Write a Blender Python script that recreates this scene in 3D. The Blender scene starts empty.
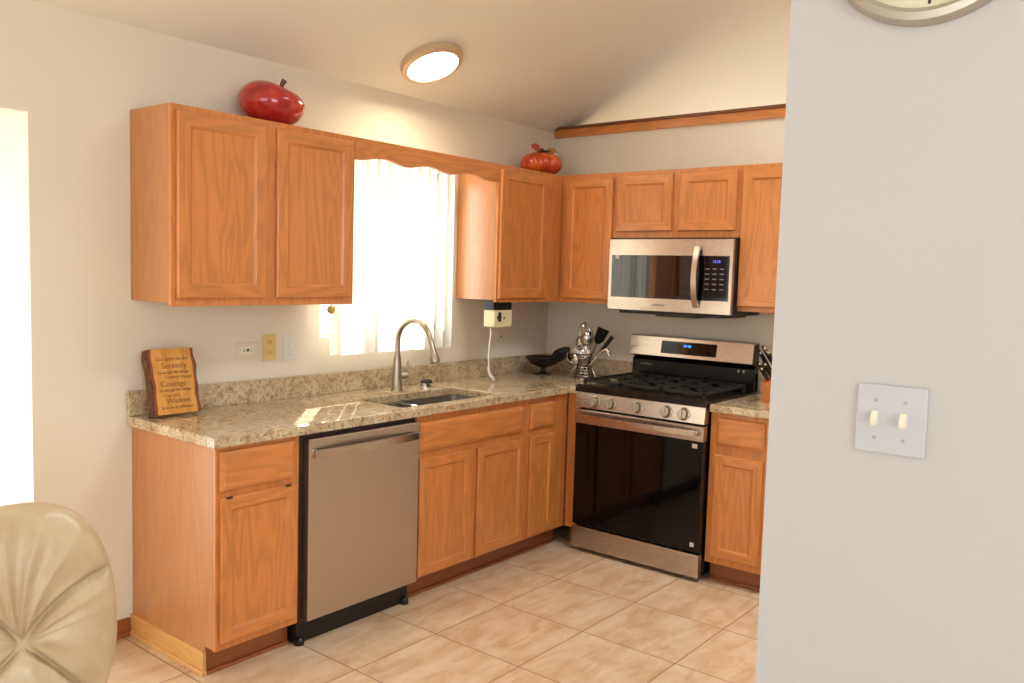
import bpy, bmesh, math, random
from mathutils import Vector, Matrix

SC = bpy.context.scene
COL = SC.collection
PI = math.pi
random.seed(7)

# ------------------------------------------------------------------ camera
YAW, PITCH, ROLL, FPX = 0.89583, -0.07936, 0.02960, 848.14
cam_d = bpy.data.cameras.new('camera')
cam_d.sensor_width = 36.0
cam_d.lens = FPX * 36.0 / 1024.0
cam_d.clip_start = 0.05
cam = bpy.data.objects.new('camera', cam_d)
COL.objects.link(cam)
F = Vector((math.sin(YAW) * math.cos(PITCH), math.cos(YAW) * math.cos(PITCH), math.sin(PITCH)))
R = F.cross(Vector((0, 0, 1))).normalized()
U = R.cross(F)
R2 = R * math.cos(ROLL) + U * math.sin(ROLL)
U2 = -R * math.sin(ROLL) + U * math.cos(ROLL)
cm = Matrix((R2, U2, -F)).transposed().to_4x4()
cm.translation = Vector((-4.5375, -3.3341, 1.5326))
cam.matrix_world = cm
SC.camera = cam

# ------------------------------------------------------------------ world, sun, daylight, exposure
w = bpy.data.worlds.new('daylight_sky')
SC.world = w
w.use_nodes = True
bg = w.node_tree.nodes['Background']
bg.inputs['Color'].default_value = (0.86, 0.93, 1.0, 1)
bg.inputs['Strength'].default_value = 3.0

def lamp(name, kind, loc, direction, energy, color=(1, 1, 1), size=None, **kw):
    d = bpy.data.lights.new(name, kind)
    d.energy = energy
    d.color = color
    if kind == 'AREA':
        d.shape = 'RECTANGLE'
        d.size, d.size_y = size
    for k, v in kw.items():
        setattr(d, k, v)
    o = bpy.data.objects.new(name, d)
    COL.objects.link(o)
    o.location = loc
    o.rotation_euler = Vector(direction).to_track_quat('-Z', 'Y').to_euler()
    return o

lamp('sun', 'SUN', (3, 3, 5), (-0.33, -0.33, -0.286), 19.0, (1.0, 0.95, 0.86), angle=0.01)
# daylight standing in the glazed openings of the house
lamp('west_window_daylight', 'AREA', (-7.9, -3.4, 1.55), (1, 0, -0.05), 24, (0.93, 0.97, 1.0), size=(3.0, 1.9))
lamp('south_window_daylight', 'AREA', (-5.4, -6.4, 1.6), (0.0, 1, -0.05), 58, (0.93, 0.97, 1.0), size=(2.6, 1.9))
lamp('patio_door_daylight', 'AREA', (-4.1, 0.5, 1.1), (0, -1, -0.1), 8, (0.97, 0.98, 1.0), size=(1.6, 1.8))
lamp('kitchen_window_daylight', 'AREA', (-1.43, 0.16, 1.62), (0, -1, 0), 8, (0.97, 0.98, 1.0), size=(0.85, 0.85))
lamp('skylight_daylight', 'AREA', (-1.35, -2.75, 3.655), (0, -0.41, -0.91), 80, (0.95, 0.97, 1.0), size=(1.1, 0.9))
lamp('hall_window_daylight', 'AREA', (2.0, -0.05, 1.15), (0, -1, 0.05), 36, (0.98, 0.98, 1.0), size=(1.5, 1.9))

SC.view_settings.view_transform = 'Standard'
SC.view_settings.look = 'None'
SC.view_settings.gamma = 1.0
SC.view_settings.use_curve_mapping = False
SC.view_settings.exposure = 0.10

# ------------------------------------------------------------------ materials
def srgb(h):
    def c(v):
        v /= 255.0
        return v / 12.92 if v <= 0.04045 else ((v + 0.055) / 1.055) ** 2.4
    return (c(h[0]), c(h[1]), c(h[2]), 1.0)

def mat(name, col=(200, 200, 200), rough=0.5, metal=0.0, spec=0.5, coat=0.0, emis=None, estr=0.0):
    m = bpy.data.materials.new(name)
    m.use_nodes = True
    b = m.node_tree.nodes['Principled BSDF']
    b.inputs['Base Color'].default_value = srgb(col)
    b.inputs['Roughness'].default_value = rough
    b.inputs['Metallic'].default_value = metal
    b.inputs['Specular IOR Level'].default_value = spec
    b.inputs['Coat Weight'].default_value = coat
    b.inputs['Coat Roughness'].default_value = 0.15
    if emis:
        b.inputs['Emission Color'].default_value = srgb(emis)
        b.inputs['Emission Strength'].default_value = estr
    return m

def N(m, t, **kw):
    n = m.node_tree.nodes.new(t)
    for k, v in kw.items():
        setattr(n, k, v)
    return n

def L(m, a, b):
    m.node_tree.links.new(a, b)

def bsdf(m):
    return m.node_tree.nodes['Principled BSDF']

def ramp(m, fac, stops):
    r = N(m, 'ShaderNodeValToRGB')
    el = r.color_ramp.elements
    while len(el) < len(stops):
        el.new(0.5)
    for e, (p, c) in zip(el, stops):
        e.position = p
        e.color = c if len(c) == 4 else srgb(c)
    L(m, fac, r.inputs['Fac'])
    return r.outputs['Color']

def mixc(m, fac, a, b, mode='MIX'):
    n = N(m, 'ShaderNodeMix', data_type='RGBA', blend_type=mode)
    if isinstance(fac, (int, float)):
        n.inputs[0].default_value = fac
    else:
        L(m, fac, n.inputs[0])
    for v, i in ((a, 6), (b, 7)):
        if isinstance(v, tuple):
            n.inputs[i].default_value = v
        else:
            L(m, v, n.inputs[i])
    return n.outputs[2]

def mapped(m, scale, loc=(0, 0, 0), rot=(0, 0, 0)):
    g = N(m, 'ShaderNodeNewGeometry')
    mp = N(m, 'ShaderNodeMapping')
    mp.inputs['Scale'].default_value = scale
    mp.inputs['Location'].default_value = loc
    mp.inputs['Rotation'].default_value = rot
    L(m, g.outputs['Position'], mp.inputs['Vector'])
    return mp.outputs['Vector']

def noise(m, vec, scale, detail=3.0, rough=0.5, dist=0.0):
    n = N(m, 'ShaderNodeTexNoise')
    n.inputs['Scale'].default_value = scale
    n.inputs['Detail'].default_value = detail
    n.inputs['Roughness'].default_value = rough
    n.inputs['Distortion'].default_value = dist
    L(m, vec, n.inputs['Vector'])
    return n.outputs['Fac']

def bump(m, h, strength, dist=0.002):
    b = N(m, 'ShaderNodeBump')
    b.inputs['Strength'].default_value = strength
    b.inputs['Distance'].default_value = dist
    L(m, h, b.inputs['Height'])
    L(m, b.outputs['Normal'], bsdf(m).inputs['Normal'])

def oak(name, grain='z', base=(207, 131, 68), figure=0.6):
    m = mat(name, base, 0.34, coat=0.25)
    sc = {'z': (1, 1, 0.13), 'x': (0.13, 1, 1), 'y': (1, 0.13, 1)}[grain]
    v = mapped(m, sc)
    # cathedral figure: contour bands of a stretched noise field
    f = noise(m, v, 6.5, 2.5, 0.5, 0.35)
    mul = N(m, 'ShaderNodeMath', operation='MULTIPLY')
    L(m, f, mul.inputs[0]); mul.inputs[1].default_value = 78.0
    sn = N(m, 'ShaderNodeMath', operation='SINE')
    L(m, mul.outputs[0], sn.inputs[0])
    mr = N(m, 'ShaderNodeMapRange')
    mr.inputs['From Min'].default_value = -1
    mr.inputs['From Max'].default_value = 1
    L(m, sn.outputs[0], mr.inputs['Value'])
    sf = {'z': (1, 1, 0.03), 'x': (0.03, 1, 1), 'y': (1, 0.03, 1)}[grain]
    fine = noise(m, mapped(m, sf), 240, 3.0, 0.6)
    board = noise(m, v, 2.2, 1.0)
    d = tuple(int(c * 0.91) for c in base)
    l = tuple(min(255, int(c * 1.045)) for c in base)
    c1 = ramp(m, mr.outputs[0], [(0.0, d), (0.55, base), (1.0, l)])
    c0 = ramp(m, board, [(0.3, tuple(int(c * 0.95) for c in base)), (0.7, tuple(min(255, int(c * 1.03)) for c in base))])
    c2 = mixc(m, figure, c0, c1)
    fc = ramp(m, fine, [(0.30, (225, 210, 195)), (0.50, (255, 255, 255))])
    c3 = mixc(m, 0.55, c2, fc, 'MULTIPLY')
    L(m, c3, bsdf(m).inputs['Base Color'])
    bump(m, fine, 0.05)
    return m

M = {}
M['oak_v'] = oak('honey_oak_vertical', 'z')
M['oak_x'] = oak('honey_oak_along_x', 'x')
M['oak_y'] = oak('honey_oak_along_y', 'y')
M['oak_side'] = oak('oak_veneer_side', 'z', (190, 128, 77), 0.35)
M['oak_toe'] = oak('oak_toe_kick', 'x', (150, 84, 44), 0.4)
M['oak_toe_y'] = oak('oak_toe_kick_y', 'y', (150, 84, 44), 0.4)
M['oak_trim'] = oak('pale_oak_trim', 'y', (216, 160, 92), 0.3)
M['oak_dark'] = oak('oak_cap', 'y', (120, 72, 42), 0.3)

def wall_paint(name, col):
    m = mat(name, col, 0.75, spec=0.25)
    v = mapped(m, (1, 1, 1))
    n = noise(m, v, 0.9, 3)
    c = ramp(m, n, [(0.3, tuple(int(x * 0.975) for x in col)), (0.7, col)])
    L(m, c, bsdf(m).inputs['Base Color'])
    bump(m, noise(m, v, 220, 2), 0.04, 0.001)
    return m

M['wall'] = wall_paint('cream_wall_paint', (230, 219, 200))
M['ceil'] = wall_paint('ceiling_paint', (238, 232, 217))
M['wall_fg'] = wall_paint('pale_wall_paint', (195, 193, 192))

def floor_mat():
    m = mat('tile_floor', (222, 196, 166), 0.22)
    g = N(m, 'ShaderNodeNewGeometry')
    sep = N(m, 'ShaderNodeSeparateXYZ')
    L(m, g.outputs['Position'], sep.inputs[0])
    masks, cells = [], []
    for ax, off, size in (('X', -1.990, 0.4455), ('Y', -0.928, 0.4475)):
        a = N(m, 'ShaderNodeMath', operation='SUBTRACT'); L(m, sep.outputs[ax], a.inputs[0]); a.inputs[1].default_value = off
        b = N(m, 'ShaderNodeMath', operation='DIVIDE'); L(m, a.outputs[0], b.inputs[0]); b.inputs[1].default_value = size
        fl = N(m, 'ShaderNodeMath', operation='FLOOR'); L(m, b.outputs[0], fl.inputs[0]); cells.append(fl.outputs[0])
        fr = N(m, 'ShaderNodeMath', operation='FRACT'); L(m, b.outputs[0], fr.inputs[0])
        c = N(m, 'ShaderNodeMath', operation='SUBTRACT'); L(m, fr.outputs[0], c.inputs[0]); c.inputs[1].default_value = 0.5
        ab = N(m, 'ShaderNodeMath', operation='ABSOLUTE'); L(m, c.outputs[0], ab.inputs[0])
        gt = N(m, 'ShaderNodeMath', operation='GREATER_THAN'); L(m, ab.outputs[0], gt.inputs[0]); gt.inputs[1].default_value = 0.5 - 0.0028 / size
        masks.append(gt.outputs[0])
    mx = N(m, 'ShaderNodeMath', operation='MAXIMUM'); L(m, masks[0], mx.inputs[0]); L(m, masks[1], mx.inputs[1])
    comb = N(m, 'ShaderNodeCombineXYZ'); L(m, cells[0], comb.inputs[0]); L(m, cells[1], comb.inputs[1])
    wn = N(m, 'ShaderNodeTexWhiteNoise', noise_dimensions='3D'); L(m, comb.outputs[0], wn.inputs['Vector'])
    sc = N(m, 'ShaderNodeVectorMath', operation='SCALE'); L(m, wn.outputs['Color'], sc.inputs[0]); sc.inputs['Scale'].default_value = 9.0
    ad = N(m, 'ShaderNodeVectorMath', operation='ADD'); L(m, g.outputs['Position'], ad.inputs[0]); L(m, sc.outputs[0], ad.inputs[1])
    mp = N(m, 'ShaderNodeMapping'); L(m, ad.outputs[0], mp.inputs['Vector'])
    mp.inputs['Rotation'].default_value = (0, 0, 0.15); mp.inputs['Scale'].default_value = (1.3, 4.2, 1)
    n1 = noise(m, mp.outputs[0], 2.6, 5, 0.6, 0.9)
    n2 = noise(m, ad.outputs[0], 7, 6, 0.65)
    c1 = ramp(m, n1, [(0.28, (200, 164, 130)), (0.5, (215, 187, 156)), (0.72, (225, 203, 177))])
    c2 = ramp(m, n2, [(0.3, (232, 214, 196)), (0.6, (255, 255, 255))])
    c3 = mixc(m, 0.6, c1, c2, 'MULTIPLY')
    c4 = mixc(m, mx.outputs[0], c3, srgb((142, 104, 76)))
    L(m, c4, bsdf(m).inputs['Base Color'])
    rr = N(m, 'ShaderNodeMapRange'); L(m, mx.outputs[0], rr.inputs['Value'])
    rr.inputs['To Min'].default_value = 0.24; rr.inputs['To Max'].default_value = 0.8
    L(m, rr.outputs[0], bsdf(m).inputs['Roughness'])
    inv = N(m, 'ShaderNodeMath', operation='SUBTRACT'); inv.inputs[0].default_value = 1.0; L(m, mx.outputs[0], inv.inputs[1])
    bump(m, inv.outputs[0], 0.3, 0.002)
    return m
M['floor'] = floor_mat()

def granite():
    m = mat('speckled_granite', (205, 185, 155), 0.1, coat=0.3)
    v = mapped(m, (1, 1, 1))
    n1 = noise(m, v, 38, 5, 0.7, 0.4)
    n2 = noise(m, v, 85, 4, 0.65)
    n3 = noise(m, v, 9, 3, 0.6)
    base = ramp(m, n1, [(0.25, (140, 110, 82)), (0.38, (186, 160, 128)), (0.48, (216, 200, 170)), (0.64, (232, 220, 194)), (0.8, (206, 180, 140))])
    sp = ramp(m, n2, [(0.30, (84, 62, 50)), (0.40, (214, 196, 176)), (0.47, (255, 255, 255))])
    bl = ramp(m, n3, [(0.35, (198, 178, 156)), (0.65, (236, 226, 213))])
    c = mixc(m, 0.85, base, sp, 'MULTIPLY')
    c = mixc(m, 0.7, c, bl, 'MULTIPLY')
    L(m, c, bsdf(m).inputs['Base Color'])
    return m
M['granite'] = granite()

def steel(name, col=(192, 180, 168), rough=0.27, stretch=(1, 1, 1), amt=0.06):
    m = mat(name, col, rough, metal=1.0)
    v = mapped(m, stretch)
    n = noise(m, v, 60, 3, 0.6)
    mr = N(m, 'ShaderNodeMapRange'); L(m, n, mr.inputs['Value'])
    mr.inputs['To Min'].default_value = rough - amt; mr.inputs['To Max'].default_value = rough + amt
    L(m, mr.outputs[0], bsdf(m).inputs['Roughness'])
    bump(m, n, 0.006, 0.0003)
    return m
M['steel_x'] = steel('brushed_steel_upright', stretch=(14, 14, 0.3), rough=0.33)
M['steel_y'] = steel('brushed_steel_level', stretch=(14, 0.3, 14), rough=0.26)
M['steel_sink'] = steel('sink_steel', (170, 165, 158), 0.3, (8, 8, 8))
M['nickel'] = mat('brushed_nickel', (176, 164, 148), 0.3, metal=1.0)
M['chrome'] = mat('polished_steel', (205, 200, 195), 0.12, metal=1.0)
M['black_glass'] = mat('black_glass', (6, 5, 5), 0.06, spec=0.32, coat=0.0)
M['black_gloss'] = mat('black_enamel', (13, 12, 12), 0.24, spec=0.4)
M['microwave_glass'] = mat('microwave_glass', (8, 7, 7), 0.04, spec=0.75)
M['black_plastic'] = mat('black_plastic', (16, 15, 15), 0.45)
M['iron'] = mat('cast_iron', (20, 18, 17), 0.55)
M['white_plastic'] = mat('white_plastic', (236, 234, 230), 0.35)
M['plate_pale'] = mat('pale_plate_plastic', (228, 214, 192), 0.4)
M['plate_cool'] = mat('cool_grey_plate_plastic', (190, 192, 198), 0.4)
M['plate_grey'] = mat('cool_white_plate_plastic', (222, 220, 216), 0.4)
M['almond'] = mat('almond_plastic', (224, 192, 132), 0.4)
M['ivory'] = mat('ivory_plastic', (238, 230, 208), 0.35)
M['cream_plastic'] = mat('cream_plastic', (232, 218, 178), 0.4)
M['screw'] = mat('screw_metal', (170, 165, 158), 0.35, metal=0.8)
M['dark_slot'] = mat('dark_slot', (58, 30, 22), 0.6)
M['white_frame'] = mat('white_window_vinyl', (240, 236, 226), 0.4)
M['blue_digit'] = mat('blue_digits', (20, 60, 160), 0.4, emis=(70, 150, 255), estr=3.0)
M['violet_digit'] = mat('violet_digits', (40, 40, 140), 0.4, emis=(110, 110, 255), estr=1.6)
M['grey_print'] = mat('grey_print', (120, 116, 112), 0.5)
M['sticker'] = mat('pale_sticker', (205, 196, 190), 0.5)
M['lamp_glow'] = mat('lit_diffuser', (255, 250, 240), 0.5, emis=(255, 240, 210), estr=5.0)
M['lamp_rim'] = mat('bronze_nickel_rim', (212, 186, 152), 0.4, metal=0.25)
M['clock_rim'] = mat('satin_clock_rim', (186, 176, 160), 0.35, metal=0.7)
M['clock_dial'] = mat('cream_dial', (220, 212, 184), 0.6)
M['burnt'] = mat('burnt_lettering', (132, 78, 32), 0.7)
M['stem_brown'] = mat('brown_stem', (104, 66, 38), 0.5)
M['leaf_green'] = mat('olive_leaf', (112, 104, 40), 0.5)
M['leaf_red'] = mat('coral_red_leaf', (206, 84, 62), 0.4)
M['leaf_gold'] = mat('gold_leaf', (206, 160, 72), 0.5)
M['block_wood'] = oak('knife_block_wood', 'z', (190, 108, 52), 0.3)
M['black_cloth'] = mat('black_cloth', (14, 14, 15), 0.85)
M['bronze_black'] = mat('blackened_metal', (30, 24, 24), 0.4, metal=0.3)
M['bead'] = mat('amber_bead', (206, 176, 84), 0.3)
M['dark_hardware'] = mat('dark_dishwasher_side', (46, 30, 24), 0.5)

def vane_mat():
    m = bpy.data.materials.new('white_sheer_vane')
    m.use_nodes = True
    nt = m.node_tree
    nt.nodes.remove(nt.nodes['Principled BSDF'])
    out = nt.nodes['Material Output']
    d = N(m, 'ShaderNodeBsdfDiffuse'); d.inputs['Color'].default_value = (0.86, 0.84, 0.79, 1)
    t = N(m, 'ShaderNodeBsdfTranslucent'); t.inputs['Color'].default_value = (0.9, 0.87, 0.8, 1)
    mx = N(m, 'ShaderNodeMixShader'); mx.inputs[0].default_value = 0.45
    L(m, d.outputs[0], mx.inputs[1]); L(m, t.outputs[0], mx.inputs[2]); L(m, mx.outputs[0], out.inputs[0])
    return m
M['vane'] = vane_mat()
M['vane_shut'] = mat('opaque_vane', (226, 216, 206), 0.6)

def glass_mat():
    m = bpy.data.materials.new('window_glass')
    m.use_nodes = True
    nt = m.node_tree
    nt.nodes.remove(nt.nodes['Principled BSDF'])
    out = nt.nodes['Material Output']
    t = N(m, 'ShaderNodeBsdfTransparent'); t.inputs['Color'].default_value = (0.95, 0.97, 0.96, 1)
    g = N(m, 'ShaderNodeBsdfGlossy'); g.inputs['Roughness'].default_value = 0.02
    lw = N(m, 'ShaderNodeLayerWeight'); lw.inputs['Blend'].default_value = 0.5
    pw = N(m, 'ShaderNodeMath', operation='POWER'); L(m, lw.outputs['Facing'], pw.inputs[0]); pw.inputs[1].default_value = 5.0
    fr = N(m, 'ShaderNodeMath', operation='MULTIPLY_ADD'); L(m, pw.outputs[0], fr.inputs[0]); fr.inputs[1].default_value = 0.9; fr.inputs[2].default_value = 0.04
    mx = N(m, 'ShaderNodeMixShader')
    L(m, fr.outputs[0], mx.inputs[0]); L(m, t.outputs[0], mx.inputs[1]); L(m, g.outputs[0], mx.inputs[2]); L(m, mx.outputs[0], out.inputs[0])
    return m
M['glass'] = glass_mat()

def leather():
    m = mat('cream_leather', (200, 182, 146), 0.36)
    v = mapped(m, (1, 1, 1))
    n = noise(m, v, 260, 2)
    n2 = noise(m, v, 14, 4, 0.6)
    c = ramp(m, n2, [(0.3, (186, 160, 126)), (0.7, (200, 178, 146))])
    L(m, c, bsdf(m).inputs['Base Color'])
    bump(m, n, 0.12, 0.001)
    return m
M['leather'] = leather()

def apple_mat():
    m = mat('glazed_red', (150, 22, 20), 0.12, coat=0.6)
    v = mapped(m, (1, 1, 1))
    n = noise(m, v, 16, 5, 0.65)
    n2 = noise(m, v, 90, 2)
    c = ramp(m, n, [(0.3, (150, 22, 24)), (0.55, (184, 38, 32)), (0.75, (200, 70, 50))])
    s = ramp(m, n2, [(0.62, (255, 255, 255)), (0.72, (255, 190, 160))])
    L(m, mixc(m, 0.5, c, s, 'MULTIPLY'), bsdf(m).inputs['Base Color'])
    return m
M['apple'] = apple_mat()
def pumpkin_mat():
    m = mat('glazed_orange', (196, 76, 26), 0.2, coat=0.4)
    v = mapped(m, (1, 1, 1))
    n = noise(m, v, 10, 3)
    c = ramp(m, n, [(0.38, (178, 50, 24)), (0.6, (216, 100, 40))])
    L(m, c, bsdf(m).inputs['Base Color'])
    return m
M['pumpkin'] = pumpkin_mat()

def slab_wood():
    m = mat('varnished_slab', (214, 150, 66), 0.25, coat=0.3)
    v = mapped(m, (1, 1, 0.12))
    n = noise(m, v, 30, 4, 0.6)
    c = ramp(m, n, [(0.3, (196, 128, 52)), (0.7, (224, 164, 80))])
    L(m, c, bsdf(m).inputs['Base Color'])
    return m
M['slab'] = slab_wood()
def bark():
    m = mat('rough_bark', (88, 56, 38), 0.9)
    v = mapped(m, (1, 1, 0.4))
    n = noise(m, v, 90, 5, 0.7)
    c = ramp(m, n, [(0.3, (52, 34, 26)), (0.55, (110, 66, 40)), (0.75, (140, 112, 92))])
    L(m, c, bsdf(m).inputs['Base Color'])
    bump(m, n, 0.8, 0.006)
    return m
M['bark'] = bark()
M['sapwood'] = mat('red_brown_inner_bark', (140, 70, 36), 0.5)

# ------------------------------------------------------------------ builders
def wloc(o):
    v = Vector((0, 0, 0))
    while o:
        v += o.location
        o = o.parent
    return v

def thing(name, label, cat, loc=(0, 0, 0), rot=(0, 0, 0), group=None):
    o = bpy.data.objects.new(name, None)
    o.empty_display_size = 0.05
    COL.objects.link(o)
    o.location = loc
    o.rotation_euler = rot
    o['label'] = label
    o['category'] = cat
    if group:
        o['group'] = group
    return o

def put(name, bm, m, parent=None, local=False, smooth=None, kind=None, loc=None, label=None):
    """Link one bmesh as ONE mesh object; world coordinates unless local."""
    bmesh.ops.recalc_face_normals(bm, faces=bm.faces)
    off = Vector((0, 0, 0))
    if parent is not None and not local:
        off = wloc(parent)
    if parent is None and loc is not None:
        off = Vector(loc)
    if off.length:
        bmesh.ops.translate(bm, verts=bm.verts, vec=-off)
    me = bpy.data.meshes.new(name)
    bm.to_mesh(me)
    bm.free()
    ms = m if isinstance(m, (list, tuple)) else [m]
    for k in ms:
        me.materials.append(k)
    if smooth:
        me.shade_smooth()
        if smooth is not True:
            me.set_sharp_from_angle(angle=math.radians(smooth))
    o = bpy.data.objects.new(name, me)
    COL.objects.link(o)
    if parent is not None:
        o.parent = parent
    elif loc is not None:
        o.location = loc
    if kind:
        o['kind'] = kind
    if label:
        o['label'] = label
    return o

def tag(o, label, cat, group=None):
    o['label'] = label
    o['category'] = cat
    if group:
        o['group'] = group
    return o

def B():
    return bmesh.new()

def box(bm, x0, x1, y0, y1, z0, z1, bev=0.0, seg=2, mi=0):
    c = [(x, y, z) for x in sorted((x0, x1)) for y in sorted((y0, y1)) for z in sorted((z0, z1))]
    v = [bm.verts.new(p) for p in c]
    fs = [bm.faces.new([v[i] for i in q]) for q in ((0, 1, 3, 2), (4, 6, 7, 5), (0, 4, 5, 1), (2, 3, 7, 6), (0, 2, 6, 4), (1, 5, 7, 3))]
    for f in fs:
        f.material_index = mi
    if bev:
        es = list({e for f in fs for e in f.edges})
        r = bmesh.ops.bevel(bm, geom=es, offset=bev, segments=seg, affect='EDGES', profile=0.5)
        for f in r['faces']:
            f.material_index = mi
    return bm

def cyl(bm, p0, p1, r0, r1=None, n=24, cap=True, mi=0):
    r1 = r0 if r1 is None else r1
    return tube(bm, [p0, p1], [r0, r1], n, cap, mi)

def frames_along(pts):
    pts = [Vector(p) for p in pts]
    T = []
    for i in range(len(pts)):
        a = pts[max(i - 1, 0)]; b = pts[min(i + 1, len(pts) - 1)]
        T.append((b - a).normalized())
    n = T[0].orthogonal().normalized()
    out = []
    for i, p in enumerate(pts):
        n = (n - T[i] * n.dot(T[i])).normalized()
        out.append((p, n, T[i].cross(n)))
    return out

def tube(bm, pts, rad, n=12, cap=True, mi=0, flat=None):
    if isinstance(rad, (int, float)):
        rad = [rad] * len(pts)
    rings = []
    for (p, a, b), r in zip(frames_along(pts), rad):
        rings.append([bm.verts.new(p + a * (r * math.cos(2 * PI * k / n)) + b * (r * (flat or 1.0) * math.sin(2 * PI * k / n))) for k in range(n)])
    for i in range(len(rings) - 1):
        for k in range(n):
            f = bm.faces.new((rings[i][k], rings[i][(k + 1) % n], rings[i + 1][(k + 1) % n], rings[i + 1][k]))
            f.material_index = mi
    if cap:
        for rg in (rings[0], rings[-1]):
            f = bm.faces.new(rg)
            f.material_index = mi
    return bm

def lathe(bm, prof, c=(0, 0, 0), n=36, mtx=None, mi=0, scale=(1, 1)):
    """prof = [(r, z)], axis z through c; r = 0 closes."""
    c = Vector(c)
    rings = []
    for r, z in prof:
        if r < 1e-6:
            q = Vector((0, 0, z))
            rings.append([bm.verts.new((mtx @ q if mtx else q) + c)])
        else:
            rg = []
            for k in range(n):
                q = Vector((r * math.cos(2 * PI * k / n) * scale[0], r * math.sin(2 * PI * k / n) * scale[1], z))
                rg.append(bm.verts.new((mtx @ q if mtx else q) + c))
            rings.append(rg)
    for a, b in zip(rings[:-1], rings[1:]):
        for k in range(n):
            k2 = (k + 1) % n
            if len(a) == 1 and len(b) == 1:
                continue
            if len(a) == 1:
                f = bm.faces.new((a[0], b[k2], b[k]))
            elif len(b) == 1:
                f = bm.faces.new((a[k], a[k2], b[0]))
            else:
                f = bm.faces.new((a[k], a[k2], b[k2], b[k]))
            f.material_index = mi
    return bm

def prism(bm, pts, axis, a0, a1, mi=0):
    """Extrude the 2-D outline pts between a0 and a1 along axis."""
    def P(u, v, a):
        return {'y': (u, a, v), 'x': (a, u, v), 'z': (u, v, a)}[axis]
    r0 = [bm.verts.new(P(u, v, a0)) for u, v in pts]
    r1 = [bm.verts.new(P(u, v, a1)) for u, v in pts]
    n = len(pts)
    for k in range(n):
        bm.faces.new((r0[k], r0[(k + 1) % n], r1[(k + 1) % n], r1[k])).material_index = mi
    bm.faces.new(r0).material_index = mi
    bm.faces.new(r1).material_index = mi
    return bm

def sweep_rect(bm, pts, w, t, wdir):
    """Bar of rectangular section swept along pts: w across wdir, t across the third direction."""
    wd = Vector(wdir).normalized()
    pts = [Vector(p) for p in pts]
    rings = []
    for i, p in enumerate(pts):
        tg = (pts[min(i + 1, len(pts) - 1)] - pts[max(i - 1, 0)]).normalized()
        nd = tg.cross(wd).normalized()
        rings.append([bm.verts.new(p + wd * (sx * w / 2) + nd * (sy * t / 2)) for sx, sy in ((-1, -1), (1, -1), (1, 1), (-1, 1))])
    for a, b in zip(rings[:-1], rings[1:]):
        for k in range(4):
            bm.faces.new((a[k], a[(k + 1) % 4], b[(k + 1) % 4], b[k]))
    bm.faces.new(rings[0]); bm.faces.new(rings[-1])
    return bm

def text(name, body, size, m, parent, loc, rot, align='CENTER', extrude=0.0006):
    cu = bpy.data.curves.new(name, 'FONT')
    cu.body = body
    cu.size = size
    cu.align_x = align
    cu.align_y = 'CENTER'
    cu.extrude = extrude
    cu.resolution_u = 3
    tmp = bpy.data.objects.new(name + '_source', cu)
    COL.objects.link(tmp)
    bpy.context.view_layer.update()
    dg = bpy.context.evaluated_depsgraph_get()
    me = bpy.data.meshes.new_from_object(tmp.evaluated_get(dg))
    bpy.data.objects.remove(tmp)
    me.materials.clear()
    me.materials.append(m)
    o = bpy.data.objects.new(name, me)
    COL.objects.link(o)
    o.parent = parent
    o.location = Vector(loc) - (wloc(parent) if parent else Vector())
    o.rotation_euler = rot
    return o

FACE_S = (PI / 2, 0, 0)            # lettering that faces -y
FACE_W = (PI / 2, 0, -PI / 2)      # lettering that faces -x

def mapper(axis, face):
    if axis == 'y':
        return lambda u, d, z: (u, face - d, z)
    return lambda u, d, z: (face - d, -u, z)

def rect_loops(bm, P, loops, cap_front=True, cap_back=True, mi=(0, 1)):
    """loops = [(u0,u1,z0,z1,d)]: stacked rectangles; side bands get material 0 (upright) / 1 (level)."""
    rings = []
    for u0, u1, z0, z1, d in loops:
        rings.append([bm.verts.new(P(u, d, z)) for u, z in ((u0, z0), (u1, z0), (u1, z1), (u0, z1))])
    for a, b in zip(rings[:-1], rings[1:]):
        for k in range(4):
            f = bm.faces.new((a[k], a[(k + 1) % 4], b[(k + 1) % 4], b[k]))
            f.material_index = mi[1] if k in (0, 2) else mi[0]
    if cap_front:
        bm.faces.new(rings[-1]).material_index = mi[0]
    if cap_back:
        bm.faces.new(rings[0]).material_index = mi[0]
    return bm

def inset(r, k, d):
    return (r[0] + k, r[1] - k, r[2] + k, r[3] - k, d)

def door(parent, axis, face, u0, u1, z0, z1, stile=0.056):
    P = mapper(axis, face)
    H = M['oak_x'] if axis == 'y' else M['oak_y']
    r = (u0, u1, z0, z1)
    bm = B()
    rect_loops(bm, P, [inset(r, 0, 0.001), inset(r, 0, 0.014), inset(r, 0.004, 0.0185), inset(r, stile - 0.006, 0.0195), inset(r, stile + 0.004, 0.0125), inset(r, stile + 0.004, 0.004)], cap_front=False, cap_back=False)
    o = put('door', bm, [M['oak_v'], H], parent)
    bm = B()
    q = inset(r, stile - 0.002, 0)
    rect_loops(bm, P, [inset(q, 0, 0.002), inset(q, 0, 0.0115)], mi=(0, 0))
    put('door_panel', bm, M['oak_v'], o)
    return o

def drawer(parent, axis, face, u0, u1, z0, z1, name='drawer_front'):
    P = mapper(axis, face)
    H = M['oak_x'] if axis == 'y' else M['oak_y']
    r = (u0, u1, z0, z1)
    bm = B()
    rect_loops(bm, P, [inset(r, 0, 0.001), inset(r, 0, 0.010), inset(r, 0.003, 0.013), inset(r, 0.017, 0.019)], mi=(0, 0))
    return put(name, bm, H, parent)

# ================================================================== THE SETTING
SLOPE = 0.45
ZW = 2.460           # top of the sink wall
def zc(y):
    return ZW - SLOPE * y if y > -3.3 else ZW + SLOPE * 3.3 + SLOPE * (y + 3.3) * 0.9
XW, YS = -8.0, -6.5

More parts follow.
